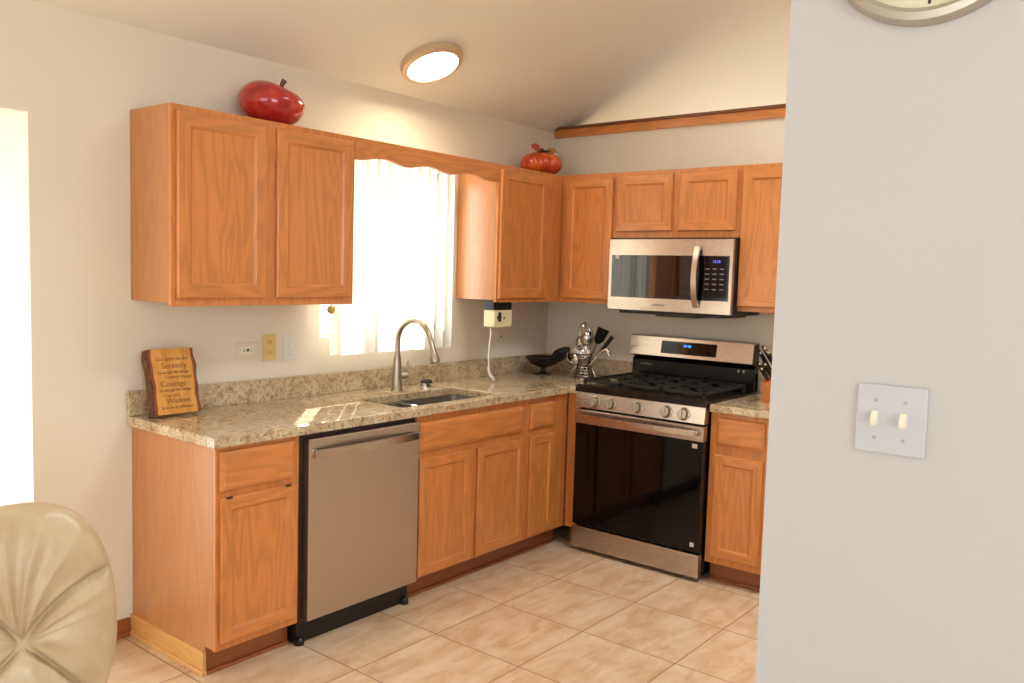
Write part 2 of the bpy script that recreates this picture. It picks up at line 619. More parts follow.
bm = B(); box(bm, XW, 4.1, YS, 0.9, -0.1, 0.0)
put('floor', bm, M['floor'], kind='structure')

bm = B()
prism(bm, [(0.12, zc(0) - SLOPE * 0.12), (-3.3, zc(-3.3)), (YS, zc(YS)), (YS, zc(YS) + 0.12), (-3.3, zc(-3.3) + 0.12), (0.12, zc(0) + 0.08)], 'x', XW - 0.1, 4.12)
put('ceiling', bm, M['ceil'], kind='structure')

# sink wall, with the kitchen window and the patio-door alcove left open
WX0, WX1, WZ0, WZ1 = -1.885, -0.985, 1.195, 2.09
DX0, DX1, DZ = -5.0, -3.212, 2.066
bm = B()
box(bm, XW, DX0, 0, 0.14, 0, ZW)
box(bm, DX0, DX1, 0, 0.14, DZ, ZW)
box(bm, DX1, WX0, 0, 0.14, 0, ZW)
box(bm, WX0, WX1, 0, 0.14, 0, WZ0)
box(bm, WX0, WX1, 0, 0.14, WZ1, ZW)
box(bm, WX1, 1.2, 0, 0.14, 0, ZW)
box(bm, 1.2, 2.8, 0, 0.14, 2.15, ZW)
box(bm, 2.8, 4.12, 0, 0.14, 0, ZW)
# alcove returns
box(bm, DX1, DX1 + 0.12, 0.14, 0.70, 0, ZW)
box(bm, DX0 - 0.12, DX0, 0.14, 0.70, 0, ZW)
box(bm, DX0, DX1, 0.14, 0.70, DZ, DZ + 0.1)
put('wall_north', bm, M['wall'], kind='structure')

# range wall: lower part to the ledge, gable set back above it
bm = B()
box(bm, 0, 0.12, YS, 0.0, 0, 2.36)
put('wall_east', bm, M['wall'], kind='structure')
# the hall beyond the ledge, open above it under the same sloping ceiling
bm = B(); box(bm, 4.0, 4.12, YS, 0.0, 0, 4.1)
put('wall_far_east', bm, M['wall'], kind='structure')
# oak ledge along the top of the range wall
bm = B()
box(bm, -0.016, -0.0005, -6.45, -0.02, 2.418, 2.470, 0.002)
t1 = put('trim_1', bm, M['oak_y'], kind='structure')
bm = B()
box(bm, -0.03, 0.13, -6.45, -0.02, 2.470, 2.486, 0.003)
put('trim_2', bm, M['oak_dark'], kind='structure')

bm = B(); box(bm, 0.0, 0.12, YS, 0.0, 2.36, 2.4695)
put('wall_east_top', bm, M['wall'], kind='structure')

# near partition with the light switches and the clock
PX, PY = -3.12, -2.775
bm = B()
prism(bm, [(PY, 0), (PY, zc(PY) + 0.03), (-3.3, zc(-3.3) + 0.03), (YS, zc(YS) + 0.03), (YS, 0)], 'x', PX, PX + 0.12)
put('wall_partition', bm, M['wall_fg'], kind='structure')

# west and south walls of the living-room side with their glazed openings
bm = B()
box(bm, XW - 0.12, XW, YS, -5.0, 0, 3.95); box(bm, XW - 0.12, XW, -1.8, 0.14, 0, 3.95)
box(bm, XW - 0.12, XW, -5.0, -1.8, 0, 0.55); box(bm, XW - 0.12, XW, -5.0, -1.8, 2.55, 3.95)
put('wall_west', bm, M['wall'], kind='structure')
bm = B()
box(bm, XW, -6.8, YS - 0.12, YS, 0, 2.75); box(bm, -4.0, 4.1, YS - 0.12, YS, 0, 2.75)
box(bm, -6.8, -4.0, YS - 0.12, YS, 0, 0.6); box(bm, -6.8, -4.0, YS - 0.12, YS, 2.6, 2.75)
put('wall_south', bm, M['wall'], kind='structure')

def window_struct(name, axis, a0, a1, z0, z1, f0, f1, cols, rail=None):
    def bx(bm, u0, u1, d0, d1, za, zb):
        if axis == 'y':
            box(bm, u0, u1, d0, d1, za, zb, 0.003)
        else:
            box(bm, d0, d1, u0, u1, za, zb, 0.003)
    k = 0.045
    bm = B()
    bx(bm, a0, a1, f0, f1, z0, z0 + k); bx(bm, a0, a1, f0, f1, z1 - k, z1)
    bx(bm, a0, a0 + k, f0, f1, z0, z1); bx(bm, a1 - k, a1, f0, f1, z0, z1)
    for i in range(1, cols):
        u = a0 + (a1 - a0) * i / cols
        bx(bm, u - k / 2, u + k / 2, f0, f1, z0, z1)
    if rail:
        bx(bm, a0, a1, f0, f1, rail - k / 2, rail + k / 2)
    o = put(name, bm, M['white_frame'], kind='structure')
    mid = (f0 + f1) / 2
    bm = B()
    bx(bm, a0 + 0.01, a1 - 0.01, mid - 0.003, mid + 0.003, z0 + 0.01, z1 - 0.01)
    g = put('window_glass', bm, M['glass'], o)
    return o

window_struct('window_1', 'y', WX0, WX1, WZ0, WZ1, 0.075, 0.125, 2)
window_struct('window_2', 'x', -5.0, -1.8, 0.55, 2.55, XW - 0.10, XW - 0.03, 3)
window_struct('window_3', 'y', -6.8, -4.0, 0.6, 2.6, YS - 0.10, YS - 0.03, 3)
window_struct('door_2', 'y', 1.2, 2.8, 0.0, 2.15, 0.05, 0.11, 2)
window_struct('door_1', 'y', DX0, DX1, 0.0, DZ, 0.62, 0.69, 2)

# framed skylight in the slope of the ceiling above the kitchen
bm = B()
for x0, x1, a0, a1 in ((-1.98, -1.90, -0.53, 0.53), (-0.80, -0.72, -0.53, 0.53), (-1.90, -0.80, -0.53, -0.45), (-1.90, -0.80, 0.45, 0.53)):
    box(bm, x0, x1, a0, a1, -0.02, 0.02, 0.003)
bmesh.ops.transform(bm, matrix=Matrix.Translation((0, -2.75, zc(-2.75) - 0.015)) @ Matrix.Rotation(-math.atan(SLOPE), 4, 'X'), verts=bm.verts)
put('window_4', bm, M['white_frame'], kind='structure')

# oak baseboard between the alcove and the base cabinet
bm = B()
box(bm, DX1 + 0.002, -2.85, -0.012, 0.0, 0.0, 0.075, 0.003)
box(bm, DX1 + 0.002, -2.85, -0.022, 0.0, 0.0, 0.022, 0.004)
put('baseboard_north', bm, M['oak_toe'], kind='structure')

# ================================================================== WALL CABINETS
UD = 0.305
UB, UT = 1.372, 2.134

def wall_cabinet(label, axis, u0, u1, z0, z1, doors, depth0=0.002, side=True):
    P = mapper(axis, 0.0)
    c = P((u0 + u1) / 2, 0.15, z0)
    t = thing('wall_cabinet', label, 'cabinet', c, group='oak wall cabinets')
    bm = B()
    a = P(u0, depth0, z0 + 0.012); b = P(u1, UD - 0.018, z1)
    box(bm, a[0], b[0], a[1], b[1], a[2], b[2], 0.001, 1)
    put('carcass', bm, M['oak_side'], t)
    bm = B()
    a = P(u0, UD - 0.018, z0); b = P(u1, UD, z1)
    box(bm, a[0], b[0], a[1], b[1], a[2], b[2], 0.002)
    put('face_frame', bm, M['oak_v'], t)
    F_ = -UD
    for d in doors:
        door(t, axis, F_, *d)
    return t

wall_cabinet('oak two-door wall cabinet left of the window, under the red apple', 'y', -2.835, -1.939, UB, UT,
             [(-2.815, -2.419, 1.404, 2.108), (-2.367, -1.962, 1.404, 2.108)])
wall_cabinet('oak one-door wall cabinet right of the window, under the orange pumpkin', 'y', -0.908, -0.003, UB, UT,
             [(-0.899, -0.468, 1.395, 2.108)])
wall_cabinet('narrow oak wall cabinet in the corner beside the left end of the microwave', 'x', 0.307, 0.682, UB, UT,
             [(0.343, 0.672, 1.398, 2.108)])
wall_cabinet('short two-door oak wall cabinet directly above the microwave', 'x', 0.6825, 1.4485, 1.757, UT,
             [(0.703, 1.056, 1.795, 2.112), (1.100, 1.433, 1.795, 2.112)])
wall_cabinet('oak wall cabinet at the right end of the microwave, half behind the wall', 'x', 1.449, 1.83, UB, UT,
             [(1.463, 1.812, 1.398, 2.112)])

# scalloped valance over the window
pts = [(-0.909, UT), (-1.938, UT)]
nb = 44
for i in range(nb + 1):
    x = -1.938 + (1.938 - 0.909) * i / nb
    ph = min(max((x + 1.9095) / 0.307, 0.0), 2.9999)
    z = 2.034 + 0.021 * (max(0.0, math.sin(PI * ((ph % 1.0)))) ** 1.6)
    pts.append((x, z))
bm = B(); prism(bm, pts, 'y', -UD, -UD + 0.019)
tag(put('window_valance', bm, M['oak_x'], loc=(-1.42, -0.295, 2.08)), 'scalloped oak valance board spanning the window between two wall cabinets', 'valance')

# ================================================================== BASE CABINETS
BD = 0.61
BT = 0.876

def base_cabinet(label, axis, u0, u1, drawers, doors, left_top=BT - 0.001, name='base_cabinet'):
    P = mapper(axis, 0.0)
    t = thing(name, label, 'cabinet', P((u0 + u1) / 2, 0.3, 0.0), group='oak base cabinets')
    bm = B()
    for (ua, ub, da, db, za, zb_) in ((u0, u0 + 0.016, 0.004, BD - 0.019, 0.108, left_top), (u1 - 0.016, u1, 0.004, BD - 0.019, 0.108, BT - 0.001),
                                      (u0 + 0.016, u1 - 0.016, 0.004, BD - 0.019, 0.108, 0.126), (u0 + 0.016, u1 - 0.016, 0.004, 0.012, 0.126, BT - 0.001)):
        a = P(ua, da, za); b = P(ub, db, zb_)
        box(bm, a[0], b[0], a[1], b[1], a[2], b[2])
    put('carcass', bm, M['oak_side'], t)
    bm = B()
    a = P(u0, BD - 0.019, 0.105); b = P(u1, BD, BT - 0.001)
    box(bm, a[0], b[0], a[1], b[1], a[2], b[2], 0.002)
    put('face_frame', bm, M['oak_v'], t)
    bm = B()
    a = P(u0 + 0.002, 0.05, 0.0); b = P(u1, BD - 0.065, 0.107)
    box(bm, a[0], b[0], a[1], b[1], a[2], b[2])
    a = P(u0 + 0.002, BD - 0.065, 0.0); b = P(u1, BD - 0.053, 0.016)
    box(bm, a[0], b[0], a[1], b[1], a[2], b[2], 0.004)
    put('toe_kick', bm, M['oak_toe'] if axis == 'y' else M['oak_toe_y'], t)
    for d in drawers:
        drawer(t, axis, -BD, *d)
    for d in doors:
        door(t, axis, -BD, *d, stile=0.05)
    return t

BX = -2.835
t = base_cabinet('oak base cabinet at the left end of the counter with worn side panel', 'y', BX, -2.466,
                 [(-2.822, -2.494, 0.708, 0.856)], [(-2.820, -2.482, 0.135, 0.684)])
bm = B()
box(bm, BX - 0.012, BX + 0.002, -0.548, -0.003, 0.0, 0.088, 0.002)
box(bm, BX - 0.022, BX + 0.002, -0.556, -0.003, 0.0, 0.020, 0.005)
put('side_baseboard', bm, M['oak_trim'], t, label='pale oak base trim')
bm = B(); box(bm, BX, BX + 0.015, -0.54, -0.003, 0.0, 0.1079)
put('side_skirt', bm, M['oak_side'], t)
for x in (-2.79, -2.53):
    bm = B(); box(bm, x - 0.012, x + 0.012, -0.634, -0.628, 0.680, 0.688, 0.001, 1)
    put('door_catch', bm, M['dark_hardware'], t)

base_cabinet('wide oak sink base cabinet with one long false drawer above two doors', 'y', -1.812, -0.988,
             [(-1.803, -1.040, 0.705, 0.842)], [(-1.801, -1.438, 0.115, 0.672), (-1.393, -1.020, 0.115, 0.668)], left_top=0.66)
base_cabinet('narrow oak base cabinet between the sink cabinet and the corner by the stove', 'y', -0.987, -0.612,
             [(-0.970, -0.752, 0.705, 0.842)], [(-0.967, -0.748, 0.122, 0.668)])
# corner return beside the stove
tf = thing('corner_filler', 'plain oak corner panel between the narrow base cabinet and the stove', 'cabinet panel', (-0.4, -0.65, 0), group=None)
bm = B(); box(bm, -0.61, -0.02, -0.698, -0.613, 0.105, BT - 0.001, 0.002)
put('panel', bm, M['oak_v'], tf)
bm = B(); box(bm, -0.545, -0.02, -0.698, -0.613, 0, 0.107)
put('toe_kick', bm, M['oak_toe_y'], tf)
base_cabinet('oak base cabinet right of the stove, under the knife block', 'x', 1.487, 1.805,
             [(1.524, 1.772, 0.712, 0.850)], [(1.522, 1.772, 0.142, 0.664)])

# ================================================================== COUNTERTOPS
def slab_from_cells(xs, ys, keep, z0, z1, bev=0.006):
    bm = B()
    V = {}
    def v(i, j):
        if (i, j) not in V:
            V[(i, j)] = bm.verts.new((xs[i], ys[j], z1))
        return V[(i, j)]
    fs = []
    for i in range(len(xs) - 1):
        for j in range(len(ys) - 1):
            if keep(i, j):
                fs.append(bm.faces.new((v(i, j), v(i + 1, j), v(i + 1, j + 1), v(i, j + 1))))
    bound = [e for e in bm.edges if len(e.link_faces) == 1]
    r = bmesh.ops.extrude_face_region(bm, geom=fs)
    nv = [g for g in r['geom'] if isinstance(g, bmesh.types.BMVert)]
    bmesh.ops.translate(bm, verts=nv, vec=(0, 0, z0 - z1))
    top = [e for e in bm.edges if all(abs(q.co.z - z1) < 1e-5 for q in e.verts) and any(abs(f.normal.z) < 0.5 for f in e.link_faces)]
    bm.normal_update()
    top = [e for e in bm.edges if all(abs(q.co.z - z1) < 1e-5 for q in e.verts) and any(abs(f.normal.z) < 0.5 for f in e.link_faces)]
    if bev:
        bmesh.ops.bevel(bm, geom=top, offset=bev, segments=3, affect='EDGES', profile=0.5)
    return bm

SX0, SX1, SXD, SY0, SY1 = -1.862, -1.180, -1.600, -0.572, -0.245
ct = thing('countertop', 'long speckled granite countertop under the window with undermount sink cutout', 'countertop', (-1.4, -0.32, 0.876), group='granite countertops')
xs = [-2.857, SX0, SX1, -0.637, -0.003]
ys = [-0.698, -0.637, SY0, SY1, -0.003]
bm = slab_from_cells(xs, ys, lambda i, j: not (i == 1 and j == 2) and (j > 0 or i == 3), 0.876, 0.914)
put('slab', bm, M['granite'], ct)
bm = B()
box(bm, -2.857, -0.003, -0.023, -0.003, 0.914, 1.016, 0.002)
box(bm, -0.023, -0.003, -0.698, -0.024, 0.914, 1.016, 0.002)
put('backsplash', bm, M['granite'], ct)
ct = thing('countertop', 'short speckled granite countertop right of the stove under the knife block', 'countertop', (-0.32, -1.66, 0.876), group='granite countertops')
bm = B(); box(bm, -0.637, -0.003, -1.83, -1.486, 0.876, 0.914, 0.006, 3)
put('slab', bm, M['granite'], ct)
bm = B(); box(bm, -0.023, -0.003, -1.83, -1.486, 0.914, 1.016, 0.002)
put('backsplash', bm, M['granite'], ct)

# sink
sk = thing('sink', 'stainless undermount double bowl sink set in the granite countertop', 'sink', ((SX0 + SX1) / 2, -0.41, 0.70))
def rrect(x0, x1, y0, y1, r, n=5):
    out = []
    for cx, cy, a0 in ((x1 - r, y1 - r, 0), (x0 + r, y1 - r, PI / 2), (x0 + r, y0 + r, PI), (x1 - r, y0 + r, 1.5 * PI)):
        for k in range(n + 1):
            a = a0 + PI / 2 * k / n
            out.append((cx + r * math.cos(a), cy + r * math.sin(a)))
    return out
for x0, x1, dep in ((SX0 - 0.006, SXD - 0.012, 0.16), (SXD + 0.012, SX1 + 0.006, 0.19)):
    bm = B()
    y0, y1 = SY0 - 0.006, SY1 + 0.006
    rings = []
    for k, z in ((-0.012, 0.875), (0, 0.874), (0.006, 0.874 - dep + 0.03), (0.03, 0.874 - dep)):
        rings.append([bm.verts.new((x, y, z)) for x, y in rrect(x0 + k, x1 - k, y0 + k, y1 - k, 0.045)])
    for a, b in zip(rings[:-1], rings[1:]):
        for k in range(len(a)):
            bm.faces.new((a[k], a[(k + 1) % len(a)], b[(k + 1) % len(a)], b[k]))
    bm.faces.new(rings[-1])
    put('bowl', bm, M['steel_sink'], sk, smooth=40)
    bm = B()
    lathe(bm, [(0.0, 0.004), (0.03, 0.004), (0.042, 0.008), (0.045, 0.001)], ((x0 + x1) / 2, (y0 + y1) / 2, 0.874 - dep), 24)
    put('drain', bm, M['chrome'], sk, smooth=40)

# faucet
FX, FY = -1.503, -0.15
fa = thing('faucet', 'tall brushed nickel gooseneck faucet with pull-down spray head behind the sink', 'faucet', (FX, FY, 0.914))
bm = B()
lathe(bm, [(0, 0), (0.030, 0), (0.030, 0.006), (0.026, 0.012), (0.025, 0.06), (0.021, 0.15), (0.016, 0.185), (0, 0.185)], (FX, FY, 0.914), 28)
put('body', bm, M['nickel'], fa, smooth=40)
bm = B()
path = [(FX, FY, 1.08), (FX, FY, 1.15)]
Rr = 0.118
for k in range(0, 15):
    a = PI - (PI * 0.92) * k / 14
    path.append((FX, FY - Rr - Rr * math.cos(a), 1.165 + Rr * math.sin(a)))
e = Vector(path[-1]); dd = (Vector(path[-1]) - Vector(path[-2])).normalized()
path.append(tuple(e + dd * 0.02))
tube(bm, path, 0.0135, 16)
put('spout', bm, M['nickel'], fa, smooth=40)
bm = B()
p0 = e + dd * 0.012
tube(bm, [p0, p0 + dd * 0.01, p0 + dd * 0.06, p0 + dd * 0.10, p0 + dd * 0.108], [0.0145, 0.0165, 0.018, 0.0245, 0.022], 20)
put('spray_head', bm, M['nickel'], fa, smooth=40)
bm = B()
cyl(bm, (FX + 0.015, FY - 0.005, 0.985), (FX + 0.062, FY - 0.012, 0.988), 0.014, 0.017, 20)
tube(bm, [(FX + 0.058, FY - 0.012, 0.992), (FX + 0.066, FY - 0.010, 1.03), (FX + 0.068, FY - 0.006, 1.065)], [0.008, 0.0065, 0.005], 12)
put('lever', bm, M['nickel'], fa, smooth=40)

ag = thing('soap_dispenser', 'small low steel dispenser cap on the counter right of the faucet', 'dispenser', (-1.30, -0.165, 0.914))
bm = B(); lathe(bm, [(0, 0), (0.036, 0), (0.036, 0.004), (0.030, 0.007), (0.030, 0.026), (0, 0.026)], (-1.30, -0.165, 0.914), 24)
put('collar', bm, M['chrome'], ag, smooth=40)
bm = B(); lathe(bm, [(0.0, 0.026), (0.030, 0.026), (0.031, 0.034), (0.024, 0.042), (0, 0.043)], (-1.30, -0.165, 0.914), 24)
put('cap', bm, M['dark_hardware'], ag, smooth=40, label='dark cap')

# ================================================================== DISHWASHER
dw = thing('dishwasher', 'stainless dishwasher with bowed bar handle between oak base cabinets', 'dishwasher', (-2.14, -0.3, 0))
bm = B(); box(bm, -2.462, -1.815, -0.60, -0.59, 0.09, 0.872, 0.002); box(bm, -2.462, -1.880, -0.59, -0.02, 0.09, 0.872)
put('tub', bm, M['dark_hardware'], dw)
bm = B(); box(bm, -2.438, -1.822, -0.640, -0.601, 0.108, 0.853, 0.004, 2)
dr = put('door', bm, M['steel_x'], dw)
bm = B()
hp = []
for k in range(17):
    s = k / 16
    hp.append((-2.420 + 0.585 * s, -0.652 - 0.034 * math.sin(PI * s) ** 0.7, 0.795 + 0.004 * math.sin(PI * s)))
sweep_rect(bm, hp, 0.030, 0.012, (0, 0, 1))
box(bm, -2.424, -2.410, -0.662, -0.638, 0.778, 0.812, 0.002); box(bm, -1.845, -1.831, -0.662, -0.638, 0.780, 0.810, 0.002)
put('handle', bm, M['steel_y'], dr, smooth=30)
bm = B()
box(bm, -2.455, -1.83, -0.585, -0.05, 0.004, 0.092)
for x in (-2.44, -1.85):
    lathe(bm, [(0, 0), (0.02, 0), (0.02, 0.02), (0.01, 0.03), (0, 0.03)], (x, -0.59, 0.0), 12)
put('toe_panel', bm, M['black_plastic'], dw)

# ================================================================== RANGE
RY0, RY1, RX = -1.478, -0.703, -0.665
rg = thing('gas_range', 'stainless freestanding gas range with black glass oven door', 'stove', (-0.33, -1.09, 0))
bm = B()
box(bm, RX + 0.045, -0.02, RY0 + 0.004, RY1 - 0.004, 0.03, 0.896, 0.003)
put('body', bm, M['black_gloss'], rg)
for y in (RY0 + 0.05, RY1 - 0.05):
    for x in (RX + 0.09, -0.08):
        bm = B(); cyl(bm, (x, y, 0), (x, y, 0.032), 0.018, n=14)
        put('foot', bm, M['black_plastic'], rg)
bm = B(); box(bm, RX, RX + 0.044, RY0, RY1, 0.022, 0.143, 0.005)
put('storage_drawer', bm, M['steel_y'], rg)
od_bm = B(); box(od_bm, RX + 0.002, RX + 0.044, RY0, RY1, 0.152, 0.722, 0.004)
od = put('oven_door', od_bm, M['black_glass'], rg)
bm = B(); box(bm, RX - 0.006, RX + 0.040, RY0, RY1, 0.7225, 0.800, 0.003)
put('door_rail', bm, M['steel_y'], od)
bm = B()
hp = []
for k in range(17):
    s = k / 16
    hp.append((RX - 0.024 - 0.036 * math.sin(PI * s) ** 0.6, RY0 + 0.03 + (RY1 - RY0 - 0.06) * s, 0.768))
sweep_rect(bm, hp, 0.026, 0.014, (0, 0, 1))
for y in (RY0 + 0.030, RY1 - 0.030):
    box(bm, RX - 0.034, RX - 0.003, y - 0.009, y + 0.009, 0.755, 0.781, 0.002)
put('handle', bm, M['steel_y'], od, smooth=30)
bm = B(); box(bm, RX + 0.0008, RX + 0.003, RY0 + 0.062, RY0 + 0.034, 0.686, 0.708)
put('sticker', bm, M['sticker'], od, label='small pale sticker at the top')
bm = B(); box(bm, RX + 0.0008, RX + 0.003, RY0 + 0.050, RY0 + 0.028, 0.180, 0.202)
put('sticker', bm, M['sticker'], od, label='small pale sticker at the bottom')
# control panel slopes back slightly
bm = B()
prism(bm, [(RX - 0.004, 0.812), (RX + 0.008, 0.896), (RX + 0.06, 0.896), (RX + 0.06, 0.812)], 'y', RY0, RY1)
put('control_panel', bm, M['steel_y'], rg)
for y in (-0.826, -0.927, -1.090, -1.262, -1.361):
    ax = Vector((-1, 0, 0.14)).normalized()
    c0 = Vector((RX + 0.003, y, 0.851))
    q = ax.to_track_quat('Z', 'Y').to_matrix()
    bm = B()
    lathe(bm, [(0.0, 0.0), (0.034, 0.0), (0.034, 0.005), (0.028, 0.007), (0.027, 0.024), (0.024, 0.028), (0, 0.028)], c0, 28, q)
    kb = put('knob', bm, M['nickel'], rg, smooth=35)
    bm = B()
    vs = []
    box(bm, -0.004, 0.004, -0.026, 0.026, 0.026, 0.036, 0.002)
    bmesh.ops.transform(bm, matrix=Matrix.Translation(c0) @ q.to_4x4() @ Matrix.Rotation(PI / 2 * 0, 4, 'Z'), verts=bm.verts)
    put('grip', bm, M['nickel'], kb)
# cooktop pan
bm = B()
prism(bm, [(RX - 0.006, 0.897), (RX - 0.006, 0.926), (RX + 0.010, 0.936), (RX + 0.022, 0.936), (RX + 0.035, 0.924), (-0.10, 0.924), (-0.10, 0.897)], 'y', RY0 - 0.003, RY1 + 0.003)
ck = put('cooktop', bm, M['black_gloss'], rg)
for (x, y, r) in ((-0.50, -0.86, 0.045), (-0.50, -1.32, 0.05), (-0.24, -0.86, 0.04), (-0.24, -1.32, 0.035), (-0.37, -1.09, 0.05)):
    bm = B(); lathe(bm, [(0, 0.0), (r, 0.0), (r, 0.010), (r * 0.75, 0.012), (r * 0.75, 0.017), (0, 0.018)], (x, y, 0.924), 24)
    put('burner_cap', bm, M['iron'], ck, smooth=35)
gw = (RY1 - RY0 - 0.04) / 3
for i in range(3):
    ya = RY0 + 0.02 + gw * i + 0.004; yb = ya + gw - 0.008
    xa, xb = RX + 0.03, -0.125
    bm = B()
    zt, zb_ = 0.966, 0.950
    for y in (ya, yb - 0.012):
        box(bm, xa, xb, y, y + 0.012, zb_, zt, 0.002, 1)
    for x in (xa, xb - 0.012, (xa + xb) / 2 - 0.006):
        box(bm, x, x + 0.012, ya, yb, zb_, zt, 0.002, 1)
    for f_ in (0.25, 0.75):
        x = xa + (xb - xa) * f_
        box(bm, x - 0.005, x + 0.005, ya, ya + gw * 0.36, zb_, zt, 0.001, 1)
        box(bm, x - 0.005, x + 0.005, yb - gw * 0.36, yb, zb_, zt, 0.001, 1)
    ym = (ya + yb) / 2
    for f0, f1 in ((0.0, 0.17), (0.33, 0.66), (0.83, 1.0)):
        box(bm, xa + (xb - xa) * f0, xa + (xb - xa) * f1, ym - 0.005, ym + 0.005, zb_, zt, 0.001, 1)
    for x in (xa + 0.005, xb - 0.015):
        for y in (ya, yb - 0.012):
            box(bm, x, x + 0.012, y, y + 0.012, 0.924, zb_)
    put('grate', bm, M['iron'], rg)
# backguard
bm = B()
prism(bm, [(-0.075, 0.92), (-0.075, 1.045), (-0.055, 1.062), (-0.115, 1.078), (-0.095, 1.19), (-0.02, 1.19), (-0.02, 0.92)], 'y', RY0 + 0.002, RY1 - 0.002)
bgd = put('backguard', bm, M['black_gloss'], rg)
bm = B()
prism(bm, [(-0.1175, 1.079), (-0.0985, 1.188), (-0.075, 1.194), (-0.03, 1.194), (-0.03, 1.186), (-0.092, 1.184), (-0.109, 1.079)], 'y', RY0, RY1)
put('backguard_face', bm, M['steel_y'], bgd)
bm = B()
prism(bm, [(-0.1172, 1.098), (-0.1056, 1.170), (-0.1000, 1.170), (-0.110, 1.098)], 'y', -1.263, -0.915)
dsp = put('display', bm, M['black_glass'], bgd)
text('digits', '12:18', 0.022, M['blue_digit'], dsp, (-0.1105, -1.082, 1.146), (PI / 2 + 0.16, 0, -PI / 2))
text('lettering', 'SAMSUNG', 0.018, M['grey_print'], bgd, (-0.0765, -0.800, 1.020), FACE_W)
for y in (-1.385, -1.415):
    bm = B()
    lathe(bm, [(0, 0.0), (0.007, 0.0), (0.006, 0.003), (0, 0.003)], (-0.0755, y, 1.030), 12, Vector((-1, 0, 0)).to_track_quat('Z', 'Y').to_matrix())
    put('badge', bm, M['sticker'], bgd)

# ================================================================== MICROWAVE
MY0, MY1, MX = -1.458, -0.701, -0.380
mw = thing('microwave', 'stainless over-the-range microwave hanging under the short oak wall cabinet', 'microwave', (-0.19, -1.08, 1.345))
bm = B(); box(bm, MX + 0.022, -0.01, MY0 - 0.002, MY1 + 0.002, 1.345, 1.7565, 0.002)
put('case', bm, M['black_plastic'], mw)
bm = B()
P = mapper('x', 0.0)
yo0, yo1, zo0, zo1 = -MY1, -MY0, 1.349, 1.749
yi0, yi1, zi0, zi1 = 0.722, 1.440, 1.421, 1.659
def fr(u0, u1, z0, z1, d): return (u0, u1, z0, z1, d)
rect_loops(bm, P, [fr(yo0, yo1, zo0, zo1, 0.36), fr(yo0, yo1, zo0, zo1, 0.376), fr(yo0 + .003, yo1 - .003, zo0 + .003, zo1 - .003, 0.380),
                   fr(yi0, yi1, zi0, zi1, 0.380), fr(yi0, yi1, zi0, zi1, 0.370)], cap_front=False, mi=(0, 0))
fp = put('front_frame', bm, M['steel_y'], mw)
bm = B(); box(bm, -0.3785, -0.366, -1.272, -0.7225, 1.4215, 1.6585)
put('door_glass', bm, M['microwave_glass'], mw)
bm = B(); box(bm, -0.3785, -0.366, -1.4395, -1.2735, 1.4215, 1.6585)
cp = put('control_panel', bm, M['black_glass'], mw)
text('digits', '12:18', 0.020, M['violet_digit'], cp, (-0.3792, -1.365, 1.628), FACE_W)
bm = B()
for r_ in range(5):
    for c_ in range(3):
        y = -1.315 - 0.042 * c_; z = 1.590 - 0.027 * r_
        box(bm, -0.3792, -0.378, y - 0.011, y + 0.011, z - 0.003, z + 0.003)
put('keypad', bm, M['grey_print'], cp)
text('lettering', 'SAMSUNG', 0.017, M['grey_print'], fp, (-0.3808, -1.03, 1.385), FACE_W)
bm = B(); box(bm, -0.3795, -0.378, -0.768, -0.745, 1.637, 1.656)
put('sticker', bm, M['sticker'], mw, label='small pale sticker')
bm = B()
hp = []
for k in range(15):
    s = k / 14
    hp.append((MX - 0.012 - 0.034 * math.sin(PI * s) ** 0.8, -1.262, 1.384 + 0.325 * s))
sweep_rect(bm, hp, 0.030, 0.012, (0, 1, 0))
for z in (1.392, 1.700):
    box(bm, MX - 0.020, MX + 0.001, -1.275, -1.249, z - 0.010, z + 0.010, 0.002)
put('handle', bm, M['steel_x'], mw, smooth=30)
bm = B()
box(bm, -0.345, -0.05, -1.40, -0.76, 1.330, 1.346, 0.003)
box(bm, -0.35, -0.20, -1.25, -1.0, 1.322, 1.346, 0.003)
put('vent_grille', bm, M['black_plastic'], mw)

# ================================================================== WINDOW BLINDS
vb = thing('vertical_blinds', 'white sheer vertical blinds glowing in front of the kitchen window', 'blinds', (-1.45, -0.10, 1.115))
bm = B(); box(bm, -1.925, -1.02, -0.125, -0.002, 2.088, 2.126, 0.003)
put('headrail', bm, M['white_frame'], vb)
def vane(x, ang, w_=0.089, z0=1.115, z1=2.089):
    bm = B()
    n = 6
    rows = []
    for z in (z0, z0 + 0.35, z0 + 0.7, z1):
        row = []
        for k in range(n + 1):
            s = k / n - 0.5
            u = s * w_; d = 0.011 * (1 - 4 * s * s)
            row.append(bm.verts.new((x + u * math.cos(ang) - d * math.sin(ang), -0.10 + u * math.sin(ang) + d * math.cos(ang) * -1, z)))
        rows.append(row)
    for a, b in zip(rows[:-1], rows[1:]):
        for k in range(n):
            bm.faces.new((a[k], a[k + 1], b[k + 1], b[k]))
    bmesh.ops.solidify(bm, geom=list(bm.faces), thickness=0.0008)
    return put('vane', bm, M['vane'], vb, smooth=60)
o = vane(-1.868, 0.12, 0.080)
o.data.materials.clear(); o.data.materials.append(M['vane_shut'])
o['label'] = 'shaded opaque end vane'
for k in range(11):
    vane(-1.795 + 0.0722 * k, 0.22 + random.uniform(-0.06, 0.06), z0=1.115 + random.uniform(-0.003, 0.003))
bm = B()
bmesh.ops.create_uvsphere(bm, u_segments=16, v_segments=10, radius=0.021, matrix=Matrix.Translation((-1.921, -0.13, 1.338)))
cyl(bm, (-1.921, -0.13, 1.355), (-1.915, -0.118, 2.09), 0.002, n=6)
put('pull_cord', bm, M['bead'], vb, smooth=True, label='cord with amber bead')

